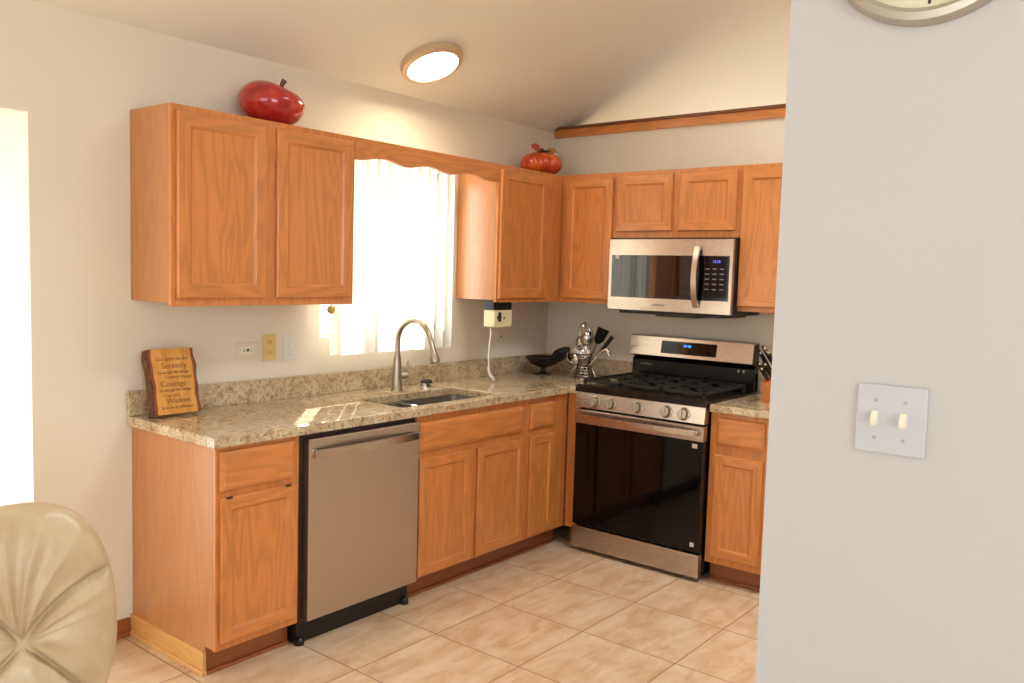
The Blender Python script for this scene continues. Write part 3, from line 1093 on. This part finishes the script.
# ================================================================== WALL PLATES
def plate(name, label, cat, x, z, w_, h_, m, wall='n', group=None):
    t = thing(name, label, cat, (x, 0, z), group=group)
    bm = B(); box(bm, x - w_ / 2, x + w_ / 2, -0.006, -0.0005, z - h_ / 2, z + h_ / 2, 0.002)
    put('cover_plate', bm, m, t)
    return t
p = plate('wall_outlet', 'pale horizontal outlet on the wall, nearest the wooden plaque', 'outlet', -2.297, 1.153, 0.116, 0.072, M['plate_pale'])
bm = B(); box(bm, -2.333, -2.261, -0.009, -0.0055, 1.136, 1.170, 0.002); put('socket_face', bm, M['ivory'], p)
bm = B()
for x in (-2.315, -2.279):
    box(bm, x - 0.005, x + 0.005, -0.0098, -0.0085, 1.146, 1.149); box(bm, x - 0.005, x + 0.005, -0.0098, -0.0085, 1.156, 1.159)
box(bm, -2.303, -2.291, -0.0115, -0.0085, 1.147, 1.159, 0.001)
put('slots', bm, M['dark_slot'], p)
p = plate('wall_outlet', 'almond upright outlet on the wall, middle of the three plates', 'outlet', -2.178, 1.160, 0.072, 0.122, M['almond'])
for z in (1.184, 1.136):
    bm = B(); box(bm, -2.195, -2.161, -0.009, -0.0055, z - 0.015, z + 0.015, 0.003); s_ = put('socket_face', bm, M['almond'], p)
    bm = B(); box(bm, -2.186, -2.183, -0.0098, -0.0085, z - 0.005, z + 0.006); box(bm, -2.173, -2.170, -0.0098, -0.0085, z - 0.005, z + 0.006)
    put('slots', bm, M['dark_slot'], s_)
p = plate('wall_switch', 'cool white toggle switch on the wall, nearest the window', 'light switch', -2.066, 1.155, 0.072, 0.122, M['plate_grey'])
bm = B(); box(bm, -2.071, -2.061, -0.016, -0.0055, 1.150, 1.170, 0.002); put('toggle', bm, M['white_plastic'], p)
for z in (1.19, 1.12):
    bm = B()
    lathe(bm, [(0, 0.0), (0.003, 0), (0.003, 0.001), (0, 0.001)], (-2.066, -0.0062, z), 10, Vector((0, -1, 0)).to_track_quat('Z', 'Y').to_matrix())
    put('screw', bm, M['screw'], p)
p = plate('wall_outlet', 'dim wall outlet below the cream appliance in the corner', 'outlet', -0.490, 1.145, 0.116, 0.072, M['plate_pale'])
bm = B(); box(bm, -0.526, -0.454, -0.009, -0.0055, 1.128, 1.162, 0.002); put('socket_face', bm, M['plate_pale'], p)
bm = B(); box(bm, -0.500, -0.486, -0.010, -0.0085, 1.142, 1.150); put('slots', bm, M['dark_slot'], p)

# double switch on the near wall
sw = thing('double_light_switch', 'white two-gang toggle switch plate on the near pale wall', 'light switch', (PX, -2.972, 1.318))
bm = B(); box(bm, PX - 0.007, PX - 0.0005, -3.027, -2.922, 1.265, 1.375, 0.003)
put('cover_plate', bm, M['plate_cool'], sw)
for y in (-2.9515, -2.9945):
    bm = B()
    prism(bm, [(PX - 0.006, 1.312), (PX - 0.006, 1.333), (PX - 0.013, 1.333), (PX - 0.021, 1.318), (PX - 0.018, 1.311)], 'y', y - 0.0045, y + 0.0045)
    put('toggle', bm, M['ivory'], sw)
    for z in (1.350, 1.290):
        bm = B(); lathe(bm, [(0, 0.0), (0.0028, 0), (0.0028, 0.0012), (0, 0.0012)], (PX - 0.0068, y, z), 12, Vector((-1, 0, 0)).to_track_quat('Z', 'Y').to_matrix())
        put('screw', bm, M['screw'], sw)

# wall clock
ck_c = (PX, -2.992, 2.089)
wc = thing('wall_clock', 'round wall clock with broad satin rim on the near pale wall', 'clock', ck_c)
q = Vector((-1, 0, 0)).to_track_quat('Z', 'Y').to_matrix()
bm = B(); lathe(bm, [(0.0, 0.001), (0.163, 0.001), (0.163, 0.010), (0.157, 0.019), (0.146, 0.021), (0.139, 0.016), (0.139, 0.010)], ck_c, 64, q)
put('rim', bm, M['clock_rim'], wc, smooth=40)
bm = B(); lathe(bm, [(0.0, 0.0105), (0.1392, 0.0105), (0.1392, 0.006), (0, 0.006)], ck_c, 64, q)
put('dial', bm, M['clock_dial'], wc)
for k in range(12):
    a = 2 * PI * k / 12
    bm = B()
    p0 = Vector((PX - 0.0112, ck_c[1] + 0.120 * math.sin(a), ck_c[2] + 0.120 * math.cos(a)))
    p1 = Vector((PX - 0.0112, ck_c[1] + 0.133 * math.sin(a), ck_c[2] + 0.133 * math.cos(a)))
    sweep_rect(bm, [p0, p1], 0.004, 0.001, (0, math.cos(a), -math.sin(a)))
    put('hour_mark', bm, M['dark_hardware'], wc)
for nm, ang, ln in (('hour_hand', 0.2, 0.06), ('minute_hand', 1.9, 0.09)):
    bm = B()
    sweep_rect(bm, [(PX - 0.014, ck_c[1], ck_c[2]), (PX - 0.014, ck_c[1] - ln * math.sin(ang), ck_c[2] + ln * math.cos(ang))], 0.006, 0.001, (0, math.cos(ang), math.sin(ang)))
    put(nm, bm, M['dark_hardware'], wc)

# ================================================================== CEILING LIGHT
LX, LY = -1.430, -0.275
nrm = Vector((0, -SLOPE, -1)).normalized()
lc = Vector((LX, LY, zc(LY)))
cl = thing('ceiling_light', 'round flush ceiling light with bronze rim, lit, above the window', 'ceiling light', lc)
q = nrm.to_track_quat('Z', 'X').to_matrix()
bm = B(); lathe(bm, [(0.0, 0.001), (0.158, 0.001), (0.160, 0.012), (0.156, 0.032), (0.142, 0.040), (0.132, 0.040), (0.132, 0.028)], lc, 56, q)
put('rim', bm, M['lamp_rim'], cl, smooth=40)
bm = B(); lathe(bm, [(0.0, 0.042), (0.10, 0.040), (0.1325, 0.034), (0.1325, 0.028), (0, 0.028)], lc, 56, q)
put('diffuser', bm, M['lamp_glow'], cl, smooth=40)
lamp('ceiling_light_glow', 'AREA', lc + nrm * 0.06, nrm, 7, (1.0, 0.85, 0.62), size=(0.24, 0.24), shape='DISK')

# ================================================================== ORNAMENTS ON THE CABINETS
AP = Vector((-2.290, -0.160, UT))
ap = thing('apple_ornament', 'large glossy red apple ornament lying on the left wall cabinet', 'ornament', AP)
prof = []
for k in range(0, 33):
    th = PI * k / 32
    r = 0.138 * math.sin(th) ** 0.85 * (1 + 0.06 * math.cos(th))
    z = 0.118 * math.cos(th)
    z -= 0.045 * math.exp(-(r / 0.045) ** 2) * (1 if th < 1.5 else 0)
    z += 0.018 * math.exp(-(r / 0.04) ** 2) * (1 if th > 1.6 else 0)
    prof.append((max(r, 0.0) if 0 < k < 32 else 0.0, z))
tilt = Matrix.Rotation(0.50, 3, Vector((F.x, F.y, 0)).normalized())
squash = Matrix.Diagonal((1.05, 1.05, 0.78)) @ tilt
bm = B(); lathe(bm, prof, (0, 0, 0), 48, squash)
mz = min(v.co.z for v in bm.verts)
AC = AP + Vector((0, 0, -mz + 0.0005))
bmesh.ops.translate(bm, verts=bm.verts, vec=AC)
put('body', bm, M['apple'], ap, smooth=True)
bm = B()
Rf = Vector((R.x, R.y, 0)).normalized()
s0 = squash @ Vector((0, 0, 0.066)) + AC
sp = [s0, s0 + Rf * 0.006 + Vector((0, 0, 0.022)), s0 + Rf * 0.016 + Vector((0, 0, 0.045)), s0 + Rf * 0.026 + Vector((0, 0, 0.062))]
tube(bm, sp, [0.008, 0.008, 0.010, 0.013], 12)
put('stem', bm, M['stem_brown'], ap, smooth=50)

PC = Vector((-0.37, -0.185, UT))
pk = thing('pumpkin_ornament', 'orange ribbed pumpkin ornament with leaves on the right wall cabinet', 'ornament', PC)
bm = B()
nt_, nr = 96, 20
rings = []
for i in range(nr + 1):
    th = PI * i / nr
    rg_ = []
    for k in range(nt_):
        a = 2 * PI * k / nt_
        lobe = 0.84 + 0.16 * abs(math.cos(4.0 * a)) ** 0.5
        r = 0.130 * math.sin(th) ** 0.85 * lobe
        z = 0.072 * math.cos(th) - (0.018 * math.exp(-(r / 0.03) ** 2) if th < 1.5 else -0.01 * math.exp(-(r / 0.03) ** 2))
        rg_.append((r * math.cos(a), r * math.sin(a), z))
    rings.append(rg_)
vr = []
for i, rg_ in enumerate(rings):
    vr.append([bm.verts.new(rg_[0])] if i in (0, nr) else [bm.verts.new(q_) for q_ in rg_])
for a, b in zip(vr[:-1], vr[1:]):
    for k in range(nt_):
        k2 = (k + 1) % nt_
        if len(a) == 1: bm.faces.new((a[0], b[k], b[k2]))
        elif len(b) == 1: bm.faces.new((a[k], a[k2], b[0]))
        else: bm.faces.new((a[k], a[k2], b[k2], b[k]))
mz = min(v.co.z for v in bm.verts)
PO = PC + Vector((0, 0, -mz + 0.0005))
bmesh.ops.translate(bm, verts=bm.verts, vec=PO)
put('body', bm, M['pumpkin'], pk, smooth=True)
bm = B(); tube(bm, [PO + Vector(v) for v in ((0, 0, 0.05), (0.0, 0, 0.075), (0.004, -0.002, 0.092))], [0.014, 0.010, 0.013], 10)
put('stem', bm, M['stem_brown'], pk, smooth=50)
def leaf(mname, base, tip, width, lift, face=None):
    bm = B()
    base, tip = Vector(base), Vector(tip)
    d = tip - base
    sd = d.cross(face if face else Vector((0, 0, 1))).normalized()
    n = 8
    rows = []
    for i in range(n + 1):
        s = i / n
        c = base + d * s + Vector((0, 0, lift * math.sin(PI * s)))
        wv = width * math.sin(PI * min(1, s * 0.96 + 0.04)) * (1 + 0.25 * math.cos(6 * PI * s))
        rows.append([bm.verts.new(c - sd * wv), bm.verts.new(c + Vector((0, 0, -0.004))), bm.verts.new(c + sd * wv)])
    for a, b in zip(rows[:-1], rows[1:]):
        for k in range(2):
            bm.faces.new((a[k], a[k + 1], b[k + 1], b[k]))
    bmesh.ops.solidify(bm, geom=list(bm.faces), thickness=0.004)
    put('leaf', bm, M[mname], pk, smooth=50)
Rh = Vector((R.x, R.y, 0)).normalized()
leaf('leaf_red', PO + Vector((-0.03, -0.04, 0.066)) - Rh * 0.02, PO + Vector((-0.03, -0.04, 0.108)) - Rh * 0.080, 0.022, 0.010, Vector((0.8, 0.6, -0.35)))
leaf('leaf_green', PO + Vector((0, 0, 0.060)), PO - Rh * 0.03 + Vector((-0.055, -0.065, 0.064)), 0.028, 0.016)
leaf('leaf_gold', PO + Vector((-0.02, -0.02, 0.066)) + Rh * 0.01, PO + Rh * 0.105 + Vector((-0.02, -0.02, 0.058)), 0.016, 0.022, Vector((0.8, 0.6, -0.5)))
leaf('leaf_green', PO + Vector((0, 0, 0.062)), PO + Rh * 0.05 + Vector((-0.045, -0.06, 0.064)), 0.022, 0.014)

# ================================================================== COUNTER THINGS
# wooden plaque, leaning on the wall
PW, PHt, PT = 0.206, 0.268, 0.040
plq = thing('wooden_plaque', 'live-edge wooden plaque with burnt prayer lettering leaning at the counter end', 'plaque', (-2.708, -0.122, 0.9215), (-0.25, 0, 0))
def edge(z, s, seed):
    return s * (PW / 2 - 0.018 + 0.0022 * math.sin(z * 31 + seed) + 0.0016 * math.sin(z * 77 + seed * 2))
zz = [PHt * k / 14 for k in range(15)]
bm = B()
prism(bm, [(edge(z, -1, 1), z) for z in zz] + [(edge(z, 1, 2.5), z) for z in reversed(zz)], 'y', -PT / 2, PT / 2)
put('slab', bm, M['slab'], plq, local=True)
for s, sd in ((-1, 1), (1, 2.5)):
    bm = B()
    prism(bm, [(edge(z, s, sd), z) for z in zz] + [(edge(z, s, sd) + s * (0.011 + 0.0016 * math.sin(z * 50)), z) for z in reversed(zz)], 'y', -PT / 2 + 0.001, PT / 2)
    put('inner_bark', bm, M['sapwood'], plq, local=True)
    bm = B()
    prism(bm, [(edge(z, s, sd) + s * 0.010, z) for z in zz] + [(edge(z, s, sd) + s * (0.0165 + 0.002 * math.sin(z * 61 + sd)), z) for z in reversed(zz)], 'y', -PT / 2 + 0.002, PT / 2 + 0.004)
    put('bark', bm, M['bark'], plq, local=True)
for z, sz, bd, dx in ((0.226, 0.024, 'God grant me the', 0), (0.197, 0.034, 'Serenity', 0.006), (0.171, 0.019, 'to accept the things', 0), (0.151, 0.019, 'I cannot change', 0.02),
                  (0.123, 0.032, 'Courage', -0.006), (0.098, 0.019, 'to change the things', 0), (0.076, 0.019, 'I can and', -0.02), (0.053, 0.030, 'Wisdom', 0.006), (0.027, 0.019, 'to know the difference', 0)):
    o = text('lettering', bd, sz, M['burnt'], None, (0, 0, 0), FACE_S)
    o.parent = plq
    o.location = (dx, -PT / 2 - 0.0004, z)
    wid = max(v.co.x for v in o.data.vertices) - min(v.co.x for v in o.data.vertices)
    k = min(1.0, 0.136 / wid)
    o.scale = (k, 1, 1)

# cream appliance under the corner wall cabinet
OX0, OX1, OY0, OY1 = -0.880, -0.720, -0.275, -0.195
co = thing('under_cabinet_appliance', 'cream box appliance hanging under the wall cabinet with a white cord', 'appliance', (-0.815, -0.23, 1.228))
bm = B(); box(bm, OX0, OX1, OY0, OY1, 1.228, 1.326, 0.006)
put('case', bm, M['cream_plastic'], co)
bm = B(); box(bm, OX0 - 0.002, OX1, OY0 + 0.006, OY1, 1.326, 1.3835, 0.002)
put('mount', bm, M['black_plastic'], co, label='dark mounting bracket')
bm = B()
qs = Vector((0, -1, 0)).to_track_quat('Z', 'Y').to_matrix()
lathe(bm, [(0, 0), (0.014, 0), (0.012, 0.012), (0.007, 0.016), (0, 0.016)], (-0.842, OY0, 1.285), 16, qs)
box(bm, -0.847, -0.837, OY0 - 0.016, OY0, 1.262, 1.315, 0.002)
put('cutter', bm, M['dark_hardware'], co, smooth=35)
bm = B()
lathe(bm, [(0, 0), (0.008, 0), (0.007, 0.008), (0, 0.008)], (-0.80, OY0, 1.282), 14, qs)
put('dial', bm, M['chrome'], co, smooth=35)
bm = B()
cp_ = [(-0.862, -0.235, 1.230), (-0.862, -0.236, 1.18), (-0.873, -0.237, 1.12), (-0.879, -0.238, 1.06), (-0.876, -0.24, 1.01), (-0.874, -0.242, 0.97), (-0.866, -0.246, 0.945), (-0.848, -0.25, 0.925)]
tube(bm, cp_, 0.0045, 10)
cp2 = [(-0.876, -0.236, 1.0), (-0.868, -0.242, 0.96), (-0.852, -0.248, 0.94), (-0.838, -0.252, 0.924)]
tube(bm, cp2, [0.006, 0.009, 0.010, 0.007], 10)
put('cord', bm, M['white_plastic'], co, smooth=True, label='white cord')

# black pedestal dish and the dark cloth on it
bx_, by_ = -0.29, -0.19
bd_ = thing('pedestal_dish', 'black shallow pedestal dish in the back corner of the counter', 'dish', (bx_, by_, 0.9145))
bm = B()
lathe(bm, [(0, 0.0), (0.055, 0.0), (0.054, 0.006), (0.022, 0.014), (0.013, 0.026), (0.013, 0.038), (0.030, 0.046), (0.08, 0.064), (0.110, 0.098), (0.115, 0.109), (0.109, 0.110), (0.08, 0.074), (0, 0.058)], (bx_, by_, 0.9145), 40)
put('bowl', bm, M['bronze_black'], bd_, smooth=40)
bm = B()
bmesh.ops.create_icosphere(bm, subdivisions=4, radius=1.0)
for v in bm.verts:
    p = v.co.copy()
    k = 1 + 0.10 * math.sin(5 * p.x + 2) * math.sin(6 * p.y + 1) + 0.06 * math.sin(11 * p.z + 4 * p.x)
    v.co = Vector((p.x * 0.040 * k, p.y * 0.075 * k, p.z * 0.036 * k))
bmesh.ops.transform(bm, matrix=Matrix.Translation((bx_ - 0.01, by_ - 0.135, 0.914 + 0.135)) @ Matrix.Rotation(-0.55, 4, 'X'), verts=bm.verts)
tag(put('black_cloth', bm, M['black_cloth'], smooth=True, loc=(bx_, by_ - 0.135, 1.03)), 'dark bundled cloth draped on the rim of the black dish', 'cloth')

# wire utensil stand with utensils
ux, uy = -0.27, -0.485
uh = thing('utensil_holder', 'tapered wire utensil holder on the counter corner left of the stove', 'utensil holder', (ux, uy, 0.914))
bm = B()
def ringtube(bm, c, r, t_, n=28):
    pts_ = [(c[0] + r * math.cos(2 * PI * k / n), c[1] + r * math.sin(2 * PI * k / n), c[2]) for k in range(n + 1)]
    tube(bm, pts_, t_, 6)
for k in range(7):
    z = 0.003 + 0.0175 * k
    ringtube(bm, (ux, uy, 0.914 + z), 0.062 - 0.030 * k / 6.0 * 0.9, 0.0026)
put('rings', bm, M['chrome'], uh, smooth=True)
bm = B()
for k in range(16):
    a = 2 * PI * k / 16
    tube(bm, [(ux + 0.062 * math.cos(a), uy + 0.062 * math.sin(a), 0.916), (ux + 0.035 * math.cos(a), uy + 0.035 * math.sin(a), 1.02), (ux + 0.046 * math.cos(a), uy + 0.046 * math.sin(a), 1.065)], 0.0024, 6)
ringtube(bm, (ux, uy, 1.065), 0.046, 0.003)
put('uprights', bm, M['dark_hardware'], uh, smooth=True)
for sgn in (-1, 1):
    bm = B()
    tube(bm, [(ux, uy + sgn * 0.033, 1.02), (ux - 0.01, uy + sgn * 0.075, 0.96), (ux - 0.015, uy + sgn * 0.105, 0.918)], [0.004, 0.004, 0.005], 8)
    put('prop', bm, M['chrome'], uh, smooth=True)
bm = B(); lathe(bm, [(0, 0), (0.06, 0), (0.06, 0.003), (0, 0.003)], (ux, uy, 0.9145), 24)
put('base_plate', bm, M['chrome'], uh)

def utensil(name, label, cat, tip, kind, m='chrome', foot=(0, 0), hs=1.5):
    base = Vector((ux + foot[0], uy + foot[1], 0.925))
    tip = Vector(tip)
    d = (tip - base).normalized()
    t = thing(name, label, cat, base, group='kitchen utensils in the wire holder')
    sd = d.cross(Vector((0.78, 0.625, 0))).normalized()      # across, roughly facing the room
    up = sd.cross(d)
    neck = tip - d * 0.055 * hs
    bm = B(); tube(bm, [base, base + (neck - base) * 0.5, neck], [0.005, 0.004, 0.0035], 8)
    put('handle', bm, M[m], t, smooth=True)
    bm = B()
    fm = Matrix((sd, d, up)).transposed()
    if kind == 'ladle':
        prof_ = [(0.0, -0.026), (0.016, -0.023), (0.027, -0.012), (0.031, 0.002), (0.029, 0.002), (0.025, -0.010), (0.014, -0.020), (0.0, -0.022)]
        q_ = (Vector((-0.78, -0.5, 0.35))).to_track_quat('Z', 'Y').to_matrix()
        lathe(bm, prof_, neck + d * 0.024, 24, q_)
    elif kind == 'spoon':
        prof_ = [(0.0, -0.012), (0.010, -0.010), (0.018, -0.004), (0.021, 0.002), (0.019, 0.002), (0.010, -0.006), (0.0, -0.009)]
        lathe(bm, prof_, neck + d * 0.026, 20, fm @ Matrix.Scale(1, 3), scale=(1, 1.5))
    elif kind == 'turner':
        pts_ = [(-0.008, -0.006), (0.008, -0.006), (0.020, 0.012), (0.024, 0.062), (-0.024, 0.062), (-0.020, 0.012)]
        prism(bm, pts_, 'z', -0.001, 0.001)
        bmesh.ops.transform(bm, matrix=Matrix.Translation(neck) @ fm.to_4x4(), verts=bm.verts)
    elif kind == 'whisk':
        for k in range(5):
            a = PI * k / 5
            pp = []
            for i in range(15):
                s = i / 14
                ang = 2 * PI * s
                lat = 0.024 * math.sin(ang)
                ln = 0.045 * (1 - math.cos(ang)) * 0.95
                pp.append(neck + d * ln + (sd * math.cos(a) + up * math.sin(a)) * lat)
            tube(bm, pp, 0.0013, 5, cap=False)
    elif kind == 'tongs':
        tube(bm, [neck, neck + d * 0.03 + sd * 0.012, neck + d * 0.06 + sd * 0.004], [0.004, 0.006, 0.003], 8)
        tube(bm, [neck, neck + d * 0.03 - sd * 0.012, neck + d * 0.06 - sd * 0.004], [0.004, 0.006, 0.003], 8)
    elif kind == 'bar':
        sweep_rect(bm, [neck - d * 0.03, neck + d * 0.055], 0.016, 0.004, sd)
    elif kind == 'hook':
        tube(bm, [neck, neck + d * 0.03, neck + d * 0.05 + Vector((0, -0.01, -0.012)), neck + d * 0.056 + Vector((0, -0.018, -0.04))], [0.004, 0.007, 0.009, 0.006], 10)
    bmesh.ops.scale(bm, verts=bm.verts, vec=(hs, hs, hs), space=Matrix.Translation(-neck))
    put('head', bm, M[m], t, smooth=40)
    return t
utensil('ladle', 'steel ladle leaning left, lowest in the wire utensil holder', 'ladle', (ux - 0.03, uy + 0.085, 1.085), 'ladle', foot=(0.0, -0.02))
utensil('whisk', 'wire whisk standing tallest in the wire utensil holder', 'whisk', (ux + 0.01, uy + 0.015, 1.212), 'whisk', foot=(0.01, 0))
utensil('serving_spoon', 'shiny steel serving spoon standing upright in the utensil holder', 'spoon', (ux - 0.02, uy - 0.035, 1.20), 'spoon', foot=(-0.01, 0.01))
utensil('mixing_ladle', 'shiny ladle bowl at the front centre of the utensil holder', 'ladle', (ux - 0.05, uy - 0.005, 1.125), 'ladle', foot=(0.015, 0.0))
utensil('slotted_spoon', 'dull steel spoon tilting left behind the whisk in the utensil holder', 'spoon', (ux + 0.02, uy + 0.055, 1.165), 'spoon', 'nickel', foot=(0.015, -0.015))
utensil('turner', 'dark spatula leaning right and up in the utensil holder', 'spatula', (ux + 0.0, uy - 0.125, 1.215), 'turner', 'black_gloss', foot=(0.0, 0.015))
utensil('flat_spreader', 'dull flat bar utensil pointing right in the utensil holder', 'utensil', (ux + 0.01, uy - 0.185, 1.180), 'bar', 'iron', foot=(0.01, 0.02))
utensil('hooked_server', 'curved steel server drooping right toward the stove in the utensil holder', 'utensil', (ux - 0.01, uy - 0.155, 1.125), 'hook', foot=(-0.01, 0.02))
utensil('kitchen_tongs', 'dull tongs behind the spoons at the back of the utensil holder', 'tongs', (ux + 0.03, uy - 0.02, 1.20), 'tongs', 'nickel', foot=(0.02, -0.01))

# knife block
kx, ky = -0.30, -1.70
kb = thing('knife_block', 'small wooden knife block on the counter right of the stove', 'knife block', (kx, ky, 0.914))
bm = B()
prism(bm, [(kx - 0.055, 0.9142), (kx + 0.055, 0.9142), (kx + 0.055, 1.075), (kx + 0.045, 1.080), (kx - 0.060, 1.005)], 'y', ky - 0.05, ky + 0.062)
put('block', bm, M['block_wood'], kb)
n_ = Vector((-0.56, 0, 0.83))
kn = [('chef_knife', 'black-handled knife highest in the knife block', 0.045, 0.030, 0.125), ('carving_knife', 'black-handled knife left of the highest in the knife block', 0.030, 0.052, 0.110),
      ('bread_knife', 'black-handled knife behind the partition edge in the knife block', 0.025, 0.005, 0.12), ('paring_knife', 'short black-handled knife lowest left in the knife block', -0.015, 0.050, 0.085),
      ('utility_knife', 'short black-handled knife lowest right in the knife block', -0.015, 0.022, 0.085), ('steak_knife', 'short black-handled knife at the front middle of the block', -0.035, 0.036, 0.075)]
for nm, lb, dx, dy, ln in kn:
    zb2 = 1.005 + (dx + 0.060) / 0.105 * 0.075
    p0 = Vector((kx + dx, ky + dy, zb2))
    t = thing(nm, lb, 'knife', p0, group='knives in the knife block')
    dirv = Vector((-0.45, 0.36, 0.82)).normalized()
    ln = ln * 1.15
    bm = B()
    sweep_rect(bm, [p0 - dirv * 0.012, p0 + dirv * 0.012], 0.022, 0.003, (0.9, 0, 0.45))
    put('bolster', bm, M['chrome'], t)
    bm = B()
    tube(bm, [p0 + dirv * 0.010, p0 + dirv * ln * 0.5, p0 + dirv * ln * 0.9], [0.011, 0.015, 0.014], 12, flat=0.7)
    put('handle', bm, M['black_plastic'], t, smooth=40)
    bm = B()
    tube(bm, [p0 + dirv * ln * 0.89, p0 + dirv * ln], [0.0142, 0.012], 12, flat=0.7)
    put('end_cap', bm, M['chrome'], t, smooth=40)

# ================================================================== LEATHER CHAIR
CB = Vector((-3.698, -1.131, 0.594))
to_cam = Vector((-4.5375 + 3.698, -3.3341 + 1.131, 0)).normalized()
yawc = math.atan2(to_cam.y, to_cam.x) + PI / 2 + 0.10
ch = thing('dining_chair', 'cream leather tufted swivel chair in front of the alcove', 'chair', (CB.x, CB.y, 0.0), (0, 0, yawc))
# local: x across (picture right), -y toward the camera, z up
def outline(th):
    c, s = math.cos(th), math.sin(th)
    n = 2.5
    W_, Ht, Hb = 0.221 - (0.05 * s * s if s < 0 else 0.0), 0.338, 0.36
    H_ = Ht if s > 0 else Hb
    return 1.0 / ((abs(c) / W_) ** n + (abs(s) / H_) ** n) ** (1 / n)
def seam_ang(base, r):
    return base
def back_h(th, r):
    u = r * outline(th)
    T = 0.075 * max(0.0, 1 - r ** 4.0) ** 0.5
    dz = 0.0
    bend = 0.55 * (r - 0.4)
    for base, bn in ((0.62, 0.35), (PI - 0.62, -0.35), (-0.85, 0.1), (PI + 0.85, -0.1)):
        a = base + bn * (1 - r) * 1.2
        da = (th - a + PI) % (2 * PI) - PI
        dist = abs(da) * u
        dz -= 0.024 * math.exp(-(dist / 0.007) ** 2) * min(1, (1 - r) * 6 + 0.25)
        dz -= 0.012 * math.exp(-(dist / 0.035) ** 2) * min(1, (1 - r) * 6)
    # gathered pleats in the upper fan
    c = math.cos(th); s = math.sin(th)
    if s > 0.25:
        k = min(1, (s - 0.25) * 2.2)
        dz += 0.016 * k * (0.6 - abs(math.sin(th * 12 + 0.8 * math.sin(th * 3) + 3.2 * r))) * (0.7 + 0.3 * math.sin(th * 5)) * math.sin(PI * min(1, r * 1.02)) ** 0.6
    dz += 0.0022 * math.sin(th * 9 + 5 * r) * math.sin(PI * r)
    return T + max(dz, -0.034)
bm = B()
NT, NR = 220, 44
front = []
c0 = bm.verts.new((0, -back_h(0.5, 0.0), CB.z))
for i in range(1, NR + 1):
    r = 1 - (1 - i / NR) ** 1.5
    ring = []
    for k in range(NT):
        th = 2 * PI * k / NT
        o_ = outline(th)
        ring.append(bm.verts.new((r * o_ * math.cos(th), -back_h(th, r), CB.z + r * o_ * math.sin(th))))
    front.append(ring)
for k in range(NT):
    bm.faces.new((c0, front[0][k], front[0][(k + 1) % NT]))
for a, b in zip(front[:-1], front[1:]):
    for k in range(NT):
        bm.faces.new((a[k], a[(k + 1) % NT], b[(k + 1) % NT], b[k]))
prev = front[-1]
for i in range(1, 9):
    r = 1 - (i / 9.0) ** 2 * 0.9
    ring = []
    for k in range(NT):
        th = 2 * PI * k / NT
        o_ = outline(th)
        ring.append(bm.verts.new((r * o_ * math.cos(th), 0.06 * max(0, 1 - r ** 4) ** 0.5 + 0.012, CB.z + r * o_ * math.sin(th))))
    for k in range(NT):
        bm.faces.new((prev[k], prev[(k + 1) % NT], ring[(k + 1) % NT], ring[k]))
    prev = ring
bm.faces.new(prev)
# lean the back slightly
bmesh.ops.rotate(bm, verts=bm.verts, cent=(0, 0, CB.z), matrix=Matrix.Rotation(-0.10, 3, 'X'))
put('backrest', bm, M['leather'], ch, local=True, smooth=True)
bm = B()
box(bm, -0.185, 0.185, -0.40, 0.02, 0.31, 0.41, 0.045, 5)
put('seat', bm, M['leather'], ch, local=True, smooth=True)
bm = B(); lathe(bm, [(0, 0.09), (0.03, 0.09), (0.028, 0.36), (0, 0.36)], (0, -0.20, 0), 20)
put('pedestal', bm, M['nickel'], ch, local=True, smooth=40)
for k in range(5):
    a = 2 * PI * k / 5 + 0.3
    bm = B()
    tube(bm, [(0, -0.20, 0.10), (0.28 * math.cos(a), -0.20 + 0.28 * math.sin(a), 0.062)], [0.026, 0.016], 10)
    lg = put('base_leg', bm, M['nickel'], ch, local=True, smooth=40)
    bm = B()
    e_ = Vector((0.27 * math.cos(a), -0.20 + 0.27 * math.sin(a), 0.028))
    sd = Vector((-math.sin(a), math.cos(a), 0)) * 0.016
    tube(bm, [e_ - sd, e_ + sd], 0.028, 16)
    put('caster', bm, M['black_plastic'], lg, local=True, smooth=40)
